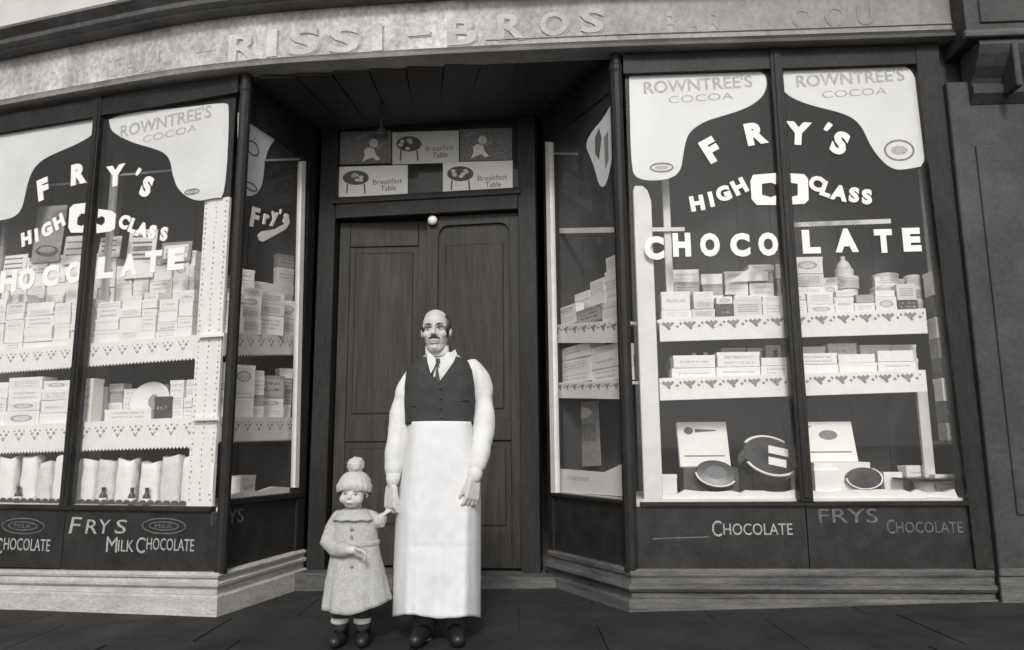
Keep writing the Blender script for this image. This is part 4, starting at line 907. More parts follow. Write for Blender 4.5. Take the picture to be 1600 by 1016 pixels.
# ---- floor of the right window: presentation boxes, oval boxes, dish
def lid_box(P, lidpts, d, base, label, deco):
    q = P.q(lidpts, d); zb = min(z for u, z in q); uc = q[0][0] * .5 + q[1][0] * .5
    root = empty('presentation_box', P.w(uc, d + .06, RFZ), P.ang)
    bm = bmesh.new(); lw = (q[1][0] - q[0][0]) / 2; hgt = q[2][1] - zb
    M = Matrix.Translation((0, 0, zb - RFZ)) @ Matrix.Rotation(R_(-16), 4, 'X') @ Matrix.Shear('XZ', 4, (-.18, 0))
    add_box(bm, -lw, lw, 0, .022, 0, hgt); bmesh.ops.bevel(bm, geom=bm.edges[:], offset=.002, segments=1, affect='EDGES')
    bm.transform(M); from_bm('lid', bm, 'carton_white', root)
    bm = bmesh.new(); add_box(bm, -lw * .8, lw * .8, -.0015, -.0003, hgt * .22, hgt * .25); bm.transform(M); from_bm('lid_print', bm, 'ink_mid', root)
    bm = bmesh.new()
    if deco == 'rosette':
        add_prism_l(bm, [(-lw * .55 + .028 * math.cos(6.283 * i / 14), hgt * .8 + .024 * math.sin(6.283 * i / 14)) for i in range(14)]); add_prism_l(bm, [(-lw * .3, hgt * .76), (lw * .55, hgt * .79), (lw * .55, hgt * .81), (-lw * .3, hgt * .84)])
    else:
        add_prism_l(bm, [(.0 + .055 * math.cos(6.283 * i / 18), hgt * .66 + .03 * math.sin(6.283 * i / 18)) for i in range(18)]); add_prism_l(bm, [(-lw * .8, hgt * .84), (-lw * .65, hgt * .86), (-lw * .6, hgt * .9), (-lw * .78, hgt * .88)])
    bm.transform(M); from_bm('lid_motif', bm, 'ink' if deco == 'rosette' else 'ink_mid', root)
    bm = bmesh.new(); add_box(bm, -lw * 1.05, lw * 1.05, -.14, .03, 0, zb - RFZ - .002); bmesh.ops.bevel(bm, geom=bm.edges[:], offset=.002, segments=1, affect='EDGES'); from_bm('tray', bm, base, root)
    return tag(root, label, 'gift box')
def add_prism_l(bm, poly):
    f = [bm.verts.new((x, -.0016, z)) for x, z in poly]; k = [bm.verts.new((x, -.0003, z)) for x, z in poly]; n = len(poly)
    bm.faces.new(f); bm.faces.new(k[::-1])
    for i in range(n): bm.faces.new((f[i], k[i], k[(i + 1) % n], f[(i + 1) % n]))
lid_box(RF, [(1066, 730), (1146, 728), (1137, 655), (1062, 657)], .22, 'carton_dark', 'open gift box with rosette on its raised white lid and dark tray', 'rosette')
lid_box(RF, [(1266, 722), (1348, 720), (1322, 655), (1258, 657)], .2, 'carton_white', 'open gift box with grey oval motif on its raised white lid', 'oval')
def oval_box(x, y, ru, rz, dp, tilt, yaw, d, label, body='tin_dark', bands=1, roll=0, lab=True, cat='oval box', arc=None):
    u, z = RF.px(x, y, d)
    root = empty('oval_box', RF.w(u, d, RFZ)); n = 30
    M = Matrix.Translation((0, 0, z - RFZ)) @ Matrix.Rotation(yaw, 4, 'Z') @ Matrix.Rotation(tilt, 4, 'X') @ Matrix.Rotation(roll, 4, 'Y')
    root.rotation_euler = (0, 0, RF.ang)
    def ring(k, yy): return [(ru * k * math.cos(6.28318 * i / n), yy, rz * k * math.sin(6.28318 * i / n)) for i in range(n)]
    bm = bmesh.new(); loft(bm, [ring(.5, -dp / 2 - .004), ring(.93, -dp / 2), ring(.97, -dp / 2 + .004), ring(1, dp / 2), ring(.9, dp / 2 + .004)]); bm.transform(M); from_bm('body', bm, body, root, False)
    bm = bmesh.new(); RG = [ring(.95, -dp / 2 - .0005), ring(1.01, -dp / 2 - .004), ring(1.05, -dp / 2), ring(1.04, -dp / 2 + .010), ring(.985, -dp / 2 + .012)]
    vr = [[bm.verts.new(p) for p in r] for r in RG]
    for k in range(4):
        for i in range(n):
            if arc and not any(a_ <= i * 360 / n < b_ for a_, b_ in arc): continue
            bm.faces.new((vr[k][i], vr[k][(i + 1) % n], vr[k + 1][(i + 1) % n], vr[k + 1][i]))
    bm.transform(M); from_bm('rim', bm, 'ceramic', root, True)
    if lab:
        for zz, ww in ((.28, .5), (-.32, .42)):
            bm = bmesh.new(); add_box(bm, -ru * .1, ru * (.1 + ww), -dp / 2 - .0075, -dp / 2 - .0045, rz * (zz - .2), rz * (zz + .2)); bm.transform(M); from_bm('front_label', bm, 'carton_white', root)
    return tag(root, label, cat)
oval_box(1200, 718, .165, .125, .10, R_(-28), R_(8), .2, 'large dark oval box with two white labels and pale rim between the gift boxes', roll=R_(14), arc=((60, 150), (205, 315)))
oval_box(1118, 743, .115, .08, .08, R_(-24), R_(-5), .115, 'small dark oval box with pale rim in front of the rosette gift box', lab=False, roll=R_(10), arc=((190, 330),))
oval_box(1347, 748, .105, .062, .06, R_(-10), R_(6), .13, 'dark round-mouthed white drum lying beside the oval-motif gift box', lab=False, arc=((0, 60), (180, 360)))
carton(RF, RF.px(1273, 765, .1)[0], RF.px(1313, 765, .1)[0], .085, .15, RFZ, RF.px(1290, 735, .1)[1], 'plain', 'standing in front of the oval-motif gift box')
for x0, x1, yt, st, dd in ((1384, 1412, 738, 'plain', .22), (1414, 1446, 728, 'two', .3), (1462, 1492, 742, 'lines', .2), (1028, 1058, 742, 'plain', .2), (1242, 1262, 735, 'two', .3)):
    carton(RF, RF.px(x0, 760, dd)[0], RF.px(x1, 760, dd)[0], dd, dd + .07, RFZ, RF.px(x0, yt, dd)[1], st, 'on the display floor, ' + WIN['RF'], yaw=rg.uniform(-.3, .3), near=True, pos='alone')
u, z = RF.px(1444, 752, .16)
root = empty('cake_dish', RF.w(u, .16, RFZ), RF.ang)
from_bm('dish_plate', lathe_bm([(.06, .085), (.155, .095), (.165, .104), (.162, .108), (.05, .098)], 26), 'tin_dark', root, True)
from_bm('foot', lathe_bm([(.11, 0), (.112, .008), (.07, .02), (.05, .05), (.06, .086)], 26), 'ceramic', root, True)
tag(root, 'dark flat dish raised on a white foot at the pilaster end of the broad window', 'dish')
bm = bmesh.new(); n = 40
for k in range(n):
    pass
pts = [RF.px(1420 + 8 * math.cos(i * .5) * i * .2, 728 + 3 * math.sin(i * .9), .3) for i in range(2)]
bm.free()
# crumpled white tissue along the display floor
bm = bmesh.new(); rr = random.Random(3); uu = .1; top = []
while uu < 1.82:
    top.append((uu, RFZ + rr.uniform(.022, .05))); uu += rr.uniform(.03, .06)
add_prism(bm, RF, [(.1, RFZ - .0)] + top + [(1.82, RFZ - .0)], .06, .09)
tag(from_bm('tissue_paper', bm, 'lace_paper'), 'crumpled white tissue strip along the foot of the broad window across from the child', 'tissue')
# angled light across from the child: leaning white board, framed picture
c = standing_card('display_board', RR, [(866, 768), (980, 776), (978, 722), (944, 738), (868, 732)], .06, .006, 'lace_paper', 'white board leaning along the foot of the narrow angled light across the doorway', 'board')
text_on(c, RR, 'CHOCOLATE', 903, 748, 6, 34, .06, 'carton_grey')
c = standing_card('picture_panel', RR, [(884, 730), (938, 728), (934, 626), (882, 630)], .2, .006, 'carton_grey', 'dim grey framed picture below the shelves of the angled light across the doorway', 'picture')
on_card(c, RR, [(888, 690), (932, 690), (930, 662), (887, 664)], .2, 'ink_mid'); on_card(c, RR, ellipse_px(908, 645, 16, 9), .2, 'carton_cream')
pu = RR.px(874, 680, .15)[0]; prism('display_post', RR, rect(pu - .02, pu + .02, RFZ, SH8[0][1] - .03), .12, .15, 'white_paint', shop, .003)
# pendant lamp hook in the recess
pnd = empty('pendant_lamp', (at(597, 150, 5.0).x, 5.0, 3.4175))
zz = at(597, 205, 5.0).z - 3.4175
from_bm('rod', lathe_bm([(.005, zz + .02), (.005, 0)], 8), 'tin_dark', pnd); from_bm('ceiling_plate', lathe_bm([(.02, -.012), (.024, -.004), (.024, 0)], 14), 'tin_dark', pnd, True)
from_bm('lamp_shade', lathe_bm([(.052, zz - .045), (.05, zz - .03), (.03, zz + .01), (.012, zz + .028), (.006, zz + .03)], 18), 'tin_dark', pnd, True)
tag(pnd, 'small dark pendant lamp hanging from the recess ceiling before the fanlight cards', 'lamp')
# ------------------------------------------------------------------ people
def add_caps(bm, pts, seg=12):
    """tapered limb through [(x, y, z, r)], rounded ends"""
    P = [Vector(p[:3]) for p in pts]; rr = [p[3] for p in pts]; rings = []
    d0 = (P[1] - P[0]).normalized(); ref = Vector((0, 1, 0)) if abs(d0.y) < .9 else Vector((1, 0, 0))
    def ring(c, d, r):
        a = d.cross(ref).normalized(); b = d.cross(a).normalized()
        return [c + (a * math.cos(6.28318 * i / seg) + b * math.sin(6.28318 * i / seg)) * r for i in range(seg)]
    for k in (.15, .5, .8): 
        rings.append(ring(P[0] - d0 * rr[0] * math.sqrt(1 - k * k), d0, rr[0] * k))
    for i in range(len(P)):
        d = (P[min(i + 1, len(P) - 1)] - P[max(i - 1, 0)]).normalized(); rings.append(ring(P[i], d, rr[i]))
    d1 = (P[-1] - P[-2]).normalized()
    for k in (.8, .5, .15): rings.append(ring(P[-1] + d1 * rr[-1] * math.sqrt(1 - k * k), d1, rr[-1] * k))
    loft(bm, rings)
def add_ell(bm, c, r, M=None, seg=20, rin=12):
    rings = []
    for j in range(1, rin):
        t = math.pi * j / rin
        rings.append([Vector((r[0] * math.sin(t) * math.cos(6.28318 * i / seg), r[1] * math.sin(t) * math.sin(6.28318 * i / seg), -r[2] * math.cos(t))) for i in range(seg)])
    rings = [[(M @ p if M else p) + Vector(c) for p in q] for q in rings]
    loft(bm, rings)
def fuse(name, bm, m, parent, voxel=.006, smooth=2, disp=None):
    """one continuous surface out of overlapping volumes"""
    bmesh.ops.recalc_face_normals(bm, faces=bm.faces)
    me = bpy.data.meshes.new('tmp'); bm.to_mesh(me); bm.free(); o = bpy.data.objects.new('tmp', me); col.objects.link(o)
    r = o.modifiers.new('r', 'REMESH'); r.mode = 'VOXEL'; r.voxel_size = voxel
    if smooth:
        s = o.modifiers.new('s', 'SMOOTH'); s.factor = .5; s.iterations = smooth
    me2 = bpy.data.meshes.new_from_object(o.evaluated_get(bpy.context.evaluated_depsgraph_get()))
    bpy.data.objects.remove(o); bpy.data.meshes.remove(me); me2.name = name
    if disp:
        ns = [v.normal.copy() for v in me2.vertices]
        for v, n in zip(me2.vertices, ns): v.co = disp(v.co.copy(), n)
        me2.update()
    return link(name, me2, m, parent, True)
def folds(amp, sx, sy, sz, seed=0):
    def f(c, n):
        k = mnoise.noise(Vector((c.x * sx + seed, c.y * sy, c.z * sz))) + .5 * mnoise.noise(Vector((c.x * sx * 2.3 + seed, c.y * sy * 2.3, c.z * sz * 2.3)))
        return c + n * amp * k
    return f
def add_hand(bm, wrist, a, l, s=1.0, curl=(25, 30, 25), thumb=30, spread=5, right=False):
    """wrist point, a = direction of the fingers, l = towards the thumb; palm normal n = a x l"""
    a = Vector(a).normalized(); l = Vector(l); l = (l - a * l.dot(a)).normalized(); n = a.cross(l) * (-1 if right else 1); wv = Vector(wrist)
    for k in (-.027, -.009, .009, .027):
        p = wv + l * k * .8 * s; q = wv + a * .088 * s + l * k * 1.1 * s
        add_caps(bm, [(*p, .017 * s), (*(p + (q - p) * .5), .0165 * s), (*q, .0125 * s)], 10)
    for k, ln in ((.029, .070), (.010, .078), (-.010, .072), (-.028, .056)):
        p = wv + a * .088 * s + l * k * 1.1 * s; d = a.copy(); seg = ln * s; pts = [(*p, .0105 * s)]
        ang = 0
        for c_, f, r in ((curl[0], .45, .0095), (curl[1], .32, .0088), (curl[2], .25, .0075)):
            ang += c_; dd = (a * math.cos(R_(ang)) + n * math.sin(R_(ang)) + l * math.tan(R_(spread)) * k / .03).normalized()
            p = p + dd * seg * f; pts.append((*p, r * s))
        add_caps(bm, pts, 8)
    p = wv + a * .022 * s + l * .026 * s; q = p + (a * math.cos(R_(thumb)) + l * math.sin(R_(thumb)) + n * .35).normalized() * .045 * s
    e = q + (a * math.cos(R_(thumb * .4)) + l * math.sin(R_(thumb * .4)) + n * .5).normalized() * .032 * s
    add_caps(bm, [(*p, .0155 * s), (*q, .011 * s), (*e, .0085 * s)], 10)

# ================= the shopkeeper
MD = 3.80
mo = Vector((at(682, 1000, MD).x, MD, ground(at(682, 1000, MD).x) + GT))
man = empty('person', mo)
tag(man, 'man in dark waistcoat, white shirt and long white apron standing in the doorway', 'person')
def mp(x, y, dy=0.0): return at(x, y, MD + dy) - mo
def mc(x, y, dy, r): v = mp(x, y, dy); return (v.x, v.y, v.z, r)
hc = mp(681, 519, -.02); HS = .93
HM = Matrix.Rotation(R_(-1), 3, 'Z') @ Matrix.Rotation(R_(-2), 3, 'Y')
def hp(x, y, z): return HM @ (Vector((x, y, z)) * HS) + hc
def head_volumes(bm, hp, HM, HS, fem=False):
    def E(c, r): add_ell(bm, hp(*c), [q * HS for q in r], HM)
    def Cc(*pts): add_caps(bm, [(*hp(*p[:3]), p[3] * HS) for p in pts], 10)
    E((0, .02, .045), (.076, .097, .083)); E((0, -.03, -.025), (.060, .062, .09)); E((0, -.035, .04), (.066, .058, .06))
    Cc((0, -.055, -.092, .026), (0, -.065, -.1, .022)); 
    for s in (-1, 1):
        Cc((s * .042, .0, -.045, .021), (s * .028, -.035, -.085, .022), (s * .012, -.06, -.1, .022))
        E((s * .042, -.056, -.022), (.024, .026, .024)); E((s * .046, -.05, .024), (.022, .024, .012))
        E((s * .077, .018, -.002), (.008, .017, .028)); Cc((s * .080, .021, .018, .005), (s * .084, .03, .004, .006), (s * .080, .021, -.02, .005))
        E((s * .0125, -.095, -.026), (.008, .009, .007))
    Cc((0, -.086, .028, .009), (0, -.1, .0, .0095), (0, -.111, -.02, .0115)); Cc((-.04, -.078, .03, .01), (0, -.086, .032, .009), (.04, -.078, .03, .01))
    Cc((-.02, -.085, -.056, .007), (0, -.092, -.054, .008), (.02, -.085, -.056, .007)); Cc((-.016, -.083, -.068, .007), (0, -.089, -.068, .0085), (.016, -.083, -.068, .007))
    E((0, -.078, -.096), (.02, .016, .014))
def face_disp(hp, HS, upto):
    eyes = [hp(s * .031, -.088, .008) for s in (-1, 1)]; mouth = [hp(x, -.096, -.062) for x in (-.018, -.009, 0, .009, .018)]
    fwd = HM @ Vector((0, 1, 0))
    def f(c, n):
        if c.z > upto:
            for e in eyes:
                k = (c - e).length / (.016 * HS)
                if k < 2.5: c = c + fwd * .0085 * HS * math.exp(-k * k)
            for m_ in mouth:
                k = (c - m_).length / (.0055 * HS)
                if k < 2.5: c = c + fwd * .003 * HS * math.exp(-k * k)
        return c
    return f
bm = bmesh.new(); head_volumes(bm, hp, HM, HS)
nk = mp(686, 572, .03)
add_caps(bm, [(*hp(0, .025, -.06), .053), (*hp(0, .03, -.12), .054), (nk.x, nk.y, nk.z, .062)], 16)
# torso and limbs under the clothes
tz = lambda y: mp(685, y, 0).z
add_caps(bm, [mc(688, 600, .02, .09), mc(688, 660, .02, .09), mc(688, 735, .02, .10)], 16)
add_caps(bm, [mc(664, 594, .02, .045), mc(688, 590, .02, .065), mc(718, 592, .02, .045)], 14)
for xs, xa in ((668, 664), (708, 710)):
    add_caps(bm, [mc(xs, 760, .02, .085), mc(xs - 1, 870, .02, .06), mc(xa, 960, .03, .045), mc(xa, 990, .03, .042)], 14)
AL = [(648, 594, .015, .036), (632, 625, .01, .042), (626, 662, .0, .04), (621, 700, -.02, .035), (613, 756, -.045, .026)]
AR = [(738, 590, .015, .036), (755, 620, .0, .045), (757, 660, -.03, .042), (752, 700, -.08, .036), (741, 744, -.135, .027)]
add_caps(bm, [mc(*p) for p in AL]); add_caps(bm, [mc(*p) for p in AR])
wl_ = mp(614, 742, -.04); wr_ = mp(741, 744, -.135)
add_hand(bm, mp(612, 763, -.047), (-.05, -.05, -1), (.75, -.6, .1), .98, (38, 55, 40), 16, right=True)
add_hand(bm, mp(740, 750, -.137), (-.10, -.14, -1), (-.75, -.6, .1), .98, (24, 38, 34), 26)
body = fuse('body', bm, 'skin', man, .0042, 2, face_disp(hp, HS, hc.z - .12))
# face details
def ball(name, c, r, m, parent, M=None):
    bm = bmesh.new(); add_ell(bm, c, r, M, 14, 8); return from_bm(name, bm, m, parent, True)
def strand(name, pts, m, parent, seg=8):
    bm = bmesh.new(); add_caps(bm, pts, seg); return from_bm(name, bm, m, parent, True)
for s in (-1, 1):
    ball('eye', hp(s * .031, -.074, .008), (.0125 * HS, .011 * HS, .0085 * HS), 'enamel', man, HM); ball('iris', hp(s * .031 - .002, -.0835, .0075), (.0052, .0026, .0052), 'eye_dark', man, HM)
    strand('upper_eyelid', [(*hp(s * .018, -.083, .0125), .0026), (*hp(s * .031, -.0875, .0165), .0032), (*hp(s * .045, -.079, .0115), .0026)], 'hair', man)
    strand('eyebrow', [(*hp(s * .015, -.0942, .0300), .0022), (*hp(s * .03, -.0932, .0345), .0030), (*hp(s * .048, -.081, .0315), .0020)], 'hair', man)
strand('moustache', [(*hp(-.027, -.086, -.046), .0035), (*hp(-.012, -.099, -.0415), .0050), (*hp(0, -.1025, -.0395), .0042), (*hp(.012, -.099, -.0415), .0050), (*hp(.027, -.086, -.046), .0035)], 'hair', man, 10)
strand('lips', [(*hp(-.016, -.090, -.0625), .0022), (*hp(0, -.0955, -.0622), .0028), (*hp(.016, -.090, -.0625), .0022)], 'lip', man)
# hair: cropped at the sides and back, receding on top
bm = bmesh.new(); seg, rin = 40, 26; grid = {}
for j in range(rin + 1):
    t = math.pi * j / rin
    for i in range(seg):
        ph = 6.28318 * i / seg; v = Vector((.0785 * math.sin(t) * math.cos(ph), .0995 * math.sin(t) * math.sin(ph) + .02, -.0855 * math.cos(t) + .046))
        grid[j, i] = v
vm = {}
def hv(j, i):
    i %= seg
    if (j, i) not in vm: vm[j, i] = bm.verts.new(hp(*grid[j, i]))
    return vm[j, i]
for j in range(rin):
    for i in range(seg):
        c = sum((grid[a, b % seg] for a, b in ((j, i), (j + 1, i), (j, i + 1), (j + 1, i + 1))), Vector()) / 4
        side = abs(c.x) > .057 and c.y > -.028 - .0 + max(0, (.02 - c.z)) * .5 and -.02 < c.z < .095
        backh = c.y > .045 and c.z > -.05
        crown = c.y > .03 and c.z > .08
        if side or backh or crown: bm.faces.new((hv(j, i), hv(j, i + 1), hv(j + 1, i + 1), hv(j + 1, i)))
bmesh.ops.remove_doubles(bm, verts=bm.verts, dist=.0005)
h = from_bm('hair', bm, 'hair', man, True); so = h.modifiers.new('thick', 'SOLIDIFY'); so.thickness = .006; so.offset = 1
bm = bmesh.new(); rh = random.Random(8)
def lock(p, d, ln, wd):
    sdv = d.cross(Vector((rh.uniform(-1, 1), rh.uniform(-1, 1), rh.uniform(-1, 1)))).normalized() * wd
    a, b = bm.verts.new(p - sdv), bm.verts.new(p + sdv); m1, m2 = bm.verts.new(p + d * ln * .6 - sdv * .7), bm.verts.new(p + d * ln * .6 + sdv * .7); e = bm.verts.new(p + d * ln)
    bm.faces.new((a, b, m2, m1)); bm.faces.new((m1, m2, e))
cnt = 0
while cnt < 1500:
    t = rh.uniform(.2, 2.6); ph = rh.uniform(0, 6.28318)
    c = Vector((.0800 * math.sin(t) * math.cos(ph), .101 * math.sin(t) * math.sin(ph) + .02, .0865 * math.cos(t) + .046))
    e = rh.gauss(0, .008)
    ok = (abs(c.x) > .054 + e and c.y > -.034 + e + max(0, .02 - c.z) * .5 and -.03 < c.z < .1 + e) or (c.y > .04 + e and c.z > -.055 + e) or (c.y > .015 + e * 2 and c.z > .085 and rh.random() < .5)
    if not ok: continue
    cnt += 1
    d = Vector((c.x * 1.5, .6 + c.y, -.9 if c.z < .09 else -.1)).normalized(); lock(hp(*c), HM @ d, rh.uniform(.010, .02), .0012)
for i in range(260):
    x = rh.gauss(0, .013); x = max(-.028, min(.028, x)); lock(hp(x, -.101 + abs(x) * .45 + rh.uniform(-.003, .002), -.036 - abs(x) * .25 + rh.uniform(-.003, .003)), HM @ Vector((x * 25, -.25, -.9)).normalized(), rh.uniform(.004, .008), .0007)
from_bm('hair_locks', bm, 'hair', man)
# clothes: a lofted trunk
ROWS = [(552, 668, 712, .058), (560, 657, 724, .075), (568, 645, 733, .09), (580, 638, 739, .105), (605, 634, 742, .118), (635, 634, 742, .122), (664, 635, 742, .122), (700, 632, 745, .126), (745, 630, 748, .13)]
def trunk(rows, off, n=64, dy=.015):
    rings = []
    for y, xl, xr, hd in rows:
        a = mp(xl, y, dy); b = mp(xr, y, dy); cx = (a.x + b.x) / 2; hw = (b.x - a.x) / 2 + off; cz = (a.z + b.z) / 2; sl_ = (b.z - a.z) / (b.x - a.x)
        r = []
        for i in range(n):
            t = 6.28318 * i / n; ex = .82
            x = hw * math.copysign(abs(math.cos(t)) ** ex, math.cos(t)); yy = (hd + off) * math.copysign(abs(math.sin(t)) ** ex, math.sin(t))
            r.append(Vector((cx + x, dy + yy, cz + sl_ * x)))
        rings.append(r)
    return rings
def dense(rows, k=5):
    out = []
    for a, b in zip(rows, rows[1:]):
        for i in range(k): out.append(tuple(a[j] + (b[j] - a[j]) * i / k for j in range(4)))
    return out + [rows[-1]]
bm = bmesh.new(); loft(bm, trunk(ROWS, -.004), True)
from_bm('shirt_front', bm, 'shirt', man, True)
wrow = dense([(560, 655, 722, .078)] + [r for r in ROWS if 565 < r[0] < 690] , 6); wrow = [r for r in wrow if r[0] < 672]
bm = bmesh.new(); rings = trunk(wrow, .008); vr = [[bm.verts.new(p) for p in r] for r in rings]; n = len(rings[0])
Va, Vb, Vc = mp(660, 545), mp(716, 545), mp(687, 597)
for k in range(len(rings) - 1):
    for i in range(n):
        c = (rings[k][i] + rings[k + 1][(i + 1) % n]) / 2
        t = (c.z - Vc.z) / (Va.z - Vc.z); xl, xr = Vc.x + (Va.x - Vc.x) * t, Vc.x + (Vb.x - Vc.x) * t
        if c.y < 0 and t > 0 and xl < c.x < xr: continue
        bm.faces.new((vr[k][i], vr[k][(i + 1) % n], vr[k + 1][(i + 1) % n], vr[k + 1][i]))
wc = from_bm('waistcoat', bm, 'waistcoat_cloth', man, True); so = wc.modifiers.new('thick', 'SOLIDIFY'); so.thickness = .005
for y in (606, 622, 638, 652): 
    v = mp(688, y, -.118 - .0); ball('button', (v.x, v.y - .003, v.z), (.006, .004, .006), 'tin_dark', man)
for (xa, ya), (xb, yb) in (((712, 628), (734, 624)), ((645, 634), (664, 636))): 
    a, b = mp(xa, ya, -.1), mp(xb, yb, -.088); strand('pocket_welt', [(a.x, a.y, a.z, .004), (b.x, b.y, b.z, .004)], 'waistcoat_cloth', man)
# collar: stand and two long points, dark tie
bm = bmesh.new()
rg2 = []
for z_, rx, ry in ((-.13, .063, .063), (-.105, .061, .061), (-.074, .059, .060)):
    c = hp(.002, .02, z_); rg2.append([(c.x + rx * math.cos(6.28318 * i / 28), c.y + ry * math.sin(6.28318 * i / 28) - .004, c.z + .010 * math.sin(6.28318 * i / 28)) for i in range(28)])
loft(bm, rg2, False)
cs = from_bm('collar_band', bm, 'shirt', man, True); so = cs.modifiers.new('t', 'SOLIDIFY'); so.thickness = .004
def flap(pts, name, m, th=.005):
    bm = bmesh.new(); f = [bm.verts.new(mp(*p)) for p in pts]; k = [bm.verts.new(mp(*p) + Vector((0, th, 0))) for p in pts]; n = len(pts)
    bm.faces.new(f); bm.faces.new(k[::-1])
    for i in range(n): bm.faces.new((f[i], k[i], k[(i + 1) % n], f[(i + 1) % n]))
    return from_bm(name, bm, m, man)
flap([(666, 546, -.045), (671, 551, -.070), (683, 562, -.098), (678, 575, -.112), (673, 584, -.112), (668, 566, -.09)], 'collar_point', 'shirt')
flap([(711, 546, -.040), (714, 553, -.045), (709, 565, -.085), (688, 595, -.118), (685, 580, -.116), (684, 562, -.1), (703, 552, -.075)], 'collar_point', 'shirt')
flap([(680, 560, -.104), (687, 560, -.104), (688, 566, -.107), (686, 570, -.109), (690, 592, -.116), (685, 600, -.118), (680, 590, -.116), (682, 570, -.109)], 'necktie', 'tie_cloth', .008)
# sleeves
def sleeve(pts, seed):
    bm = bmesh.new(); add_caps(bm, [mc(*p) for p in pts], 18)
    f = lambda c, n, g1=folds(.008, 14, 14, 5, seed), g2=folds(.0028, 9, 9, 17, seed + 3): g2(g1(c, n), n)
    return fuse('shirt_sleeve', bm, 'shirt', man, .0075, 3, f)
sleeve([(648, 583, .015, .045), (640, 596, .01, .046), (632, 615, .008, .05), (628, 628, .005, .043), (625, 645, .0, .05), (623, 675, -.01, .051), (619, 708, -.02, .054), (616, 734, -.034, .044)], 1)
sleeve([(738, 576, .015, .045), (747, 590, .01, .054), (753, 608, .005, .057), (756, 628, -.003, .049), (757, 645, -.015, .057), (755, 678, -.05, .055), (749, 708, -.09, .05), (744, 728, -.118, .044)], 7)
for a, r, m_ in (((615, 742, -.039), .036, 1), ((742.5, 737, -.127), .037, 1)):
    v = mp(*a); w2 = mp(a[0] - 1, a[1] + 7, a[2] - .004); strand('cuff', [(*v, r), (*w2, r * .96)], 'shirt', man, 18)
# apron: one wrapped cloth with soft hanging folds
AP = [(658, 635, 742, .132, .02), (668, 634, 743, .140, .02), (700, 629, 747, .150, .03), (740, 624, 751, .155, .04), (790, 618, 752, .158, .05), (870, 614.5, 752, .160, .06), (962, 612, 751.5, .165, .07)]
def ap_row(y):
    for a, b in zip(AP, AP[1:]):
        if y <= b[0]: t = (y - a[0]) / (b[0] - a[0]); return [a[i] + (b[i] - a[i]) * t for i in range(5)]
    return AP[-1]
bm = bmesh.new(); NU, NV = 64, 70; g = []
for j in range(NV + 1):
    s = j / NV; y = 658 + (964 - 658) * s; r = []; _, xl, xr, bul, _ = ap_row(y)
    for i in range(NU + 1):
        t = i / NU; ph = (t - .5) * 2
        dy = -bul * (1 - abs(ph) ** 5) + .04 * abs(ph) ** 10
        x = xl + (xr - xl) * (t + .035 * math.sin(math.pi * 2 * t) * -1)
        fold = (.009 * math.sin(ph * 6.5 + .8 + .6 * s) + .013 * mnoise.noise(Vector((t * 11, s * 1.5, 7)))) * s ** .8 + .006 * mnoise.noise(Vector((t * 4 + s, s * 5, 1))) + .003 * mnoise.noise(Vector((t * 13, s * 17, 4))) + (.003 if .32 < s < .325 or .64 < s < .645 else 0)
        yy = y + (2.5 * math.sin(ph * 5 + 1) + 2 * ph + 1.5 * mnoise.noise(Vector((t * 9, 3, 0)))) * s ** 3 + (1.5 * ph * ph) * (1 - s)
        r.append(bm.verts.new(mp(x, yy, dy + fold)))
    g.append(r)
for j in range(NV):
    for i in range(NU): bm.faces.new((g[j][i], g[j][i + 1], g[j + 1][i + 1], g[j + 1][i]))
ap = from_bm('apron', bm, 'apron_cloth', man, True); so = ap.modifiers.new('t', 'SOLIDIFY'); so.thickness = .003
bm = bmesh.new(); rb = []
for yy in (661, 672):
    r = trunk([(yy, 643, 736, .128)], .010)[0]; rb.append(r)
loft(bm, rb, False); wb = from_bm('apron_band', bm, 'apron_cloth', man, True); so = wb.modifiers.new('t', 'SOLIDIFY'); so.thickness = .003
# trousers and shoes
bm = bmesh.new()
add_caps(bm, [mc(688, 735, .02, .12), mc(688, 770, .02, .115)], 16)
for xs, xa in ((667, 663), (709, 711)):
    add_caps(bm, [mc(xs, 765, .02, .095), mc(xs - 1, 870, .02, .075), mc(xa, 955, .03, .062), mc(xa, 982, .028, .06)], 14)
fuse('trousers', bm, 'trouser_cloth', man, .009, 3, folds(.006, 8, 8, 14))
for xa, ox in ((663, -.015), (711, .015)):
    c = mp(xa, 1000, .0); bm = bmesh.new()
    add_caps(bm, [(c.x, .07, .045, .042), (c.x, .0, .045, .042), (c.x + ox, -.09, .042, .038), (c.x + ox * 1.6, -.15, .038, .034)], 14); add_caps(bm, [(c.x, .045, .05, .045), (c.x, .045, .10, .045)], 12)
    for v in bm.verts: v.co.z = max(v.co.z, .001)
    from_bm('shoe', bm, 'leather', man, True)

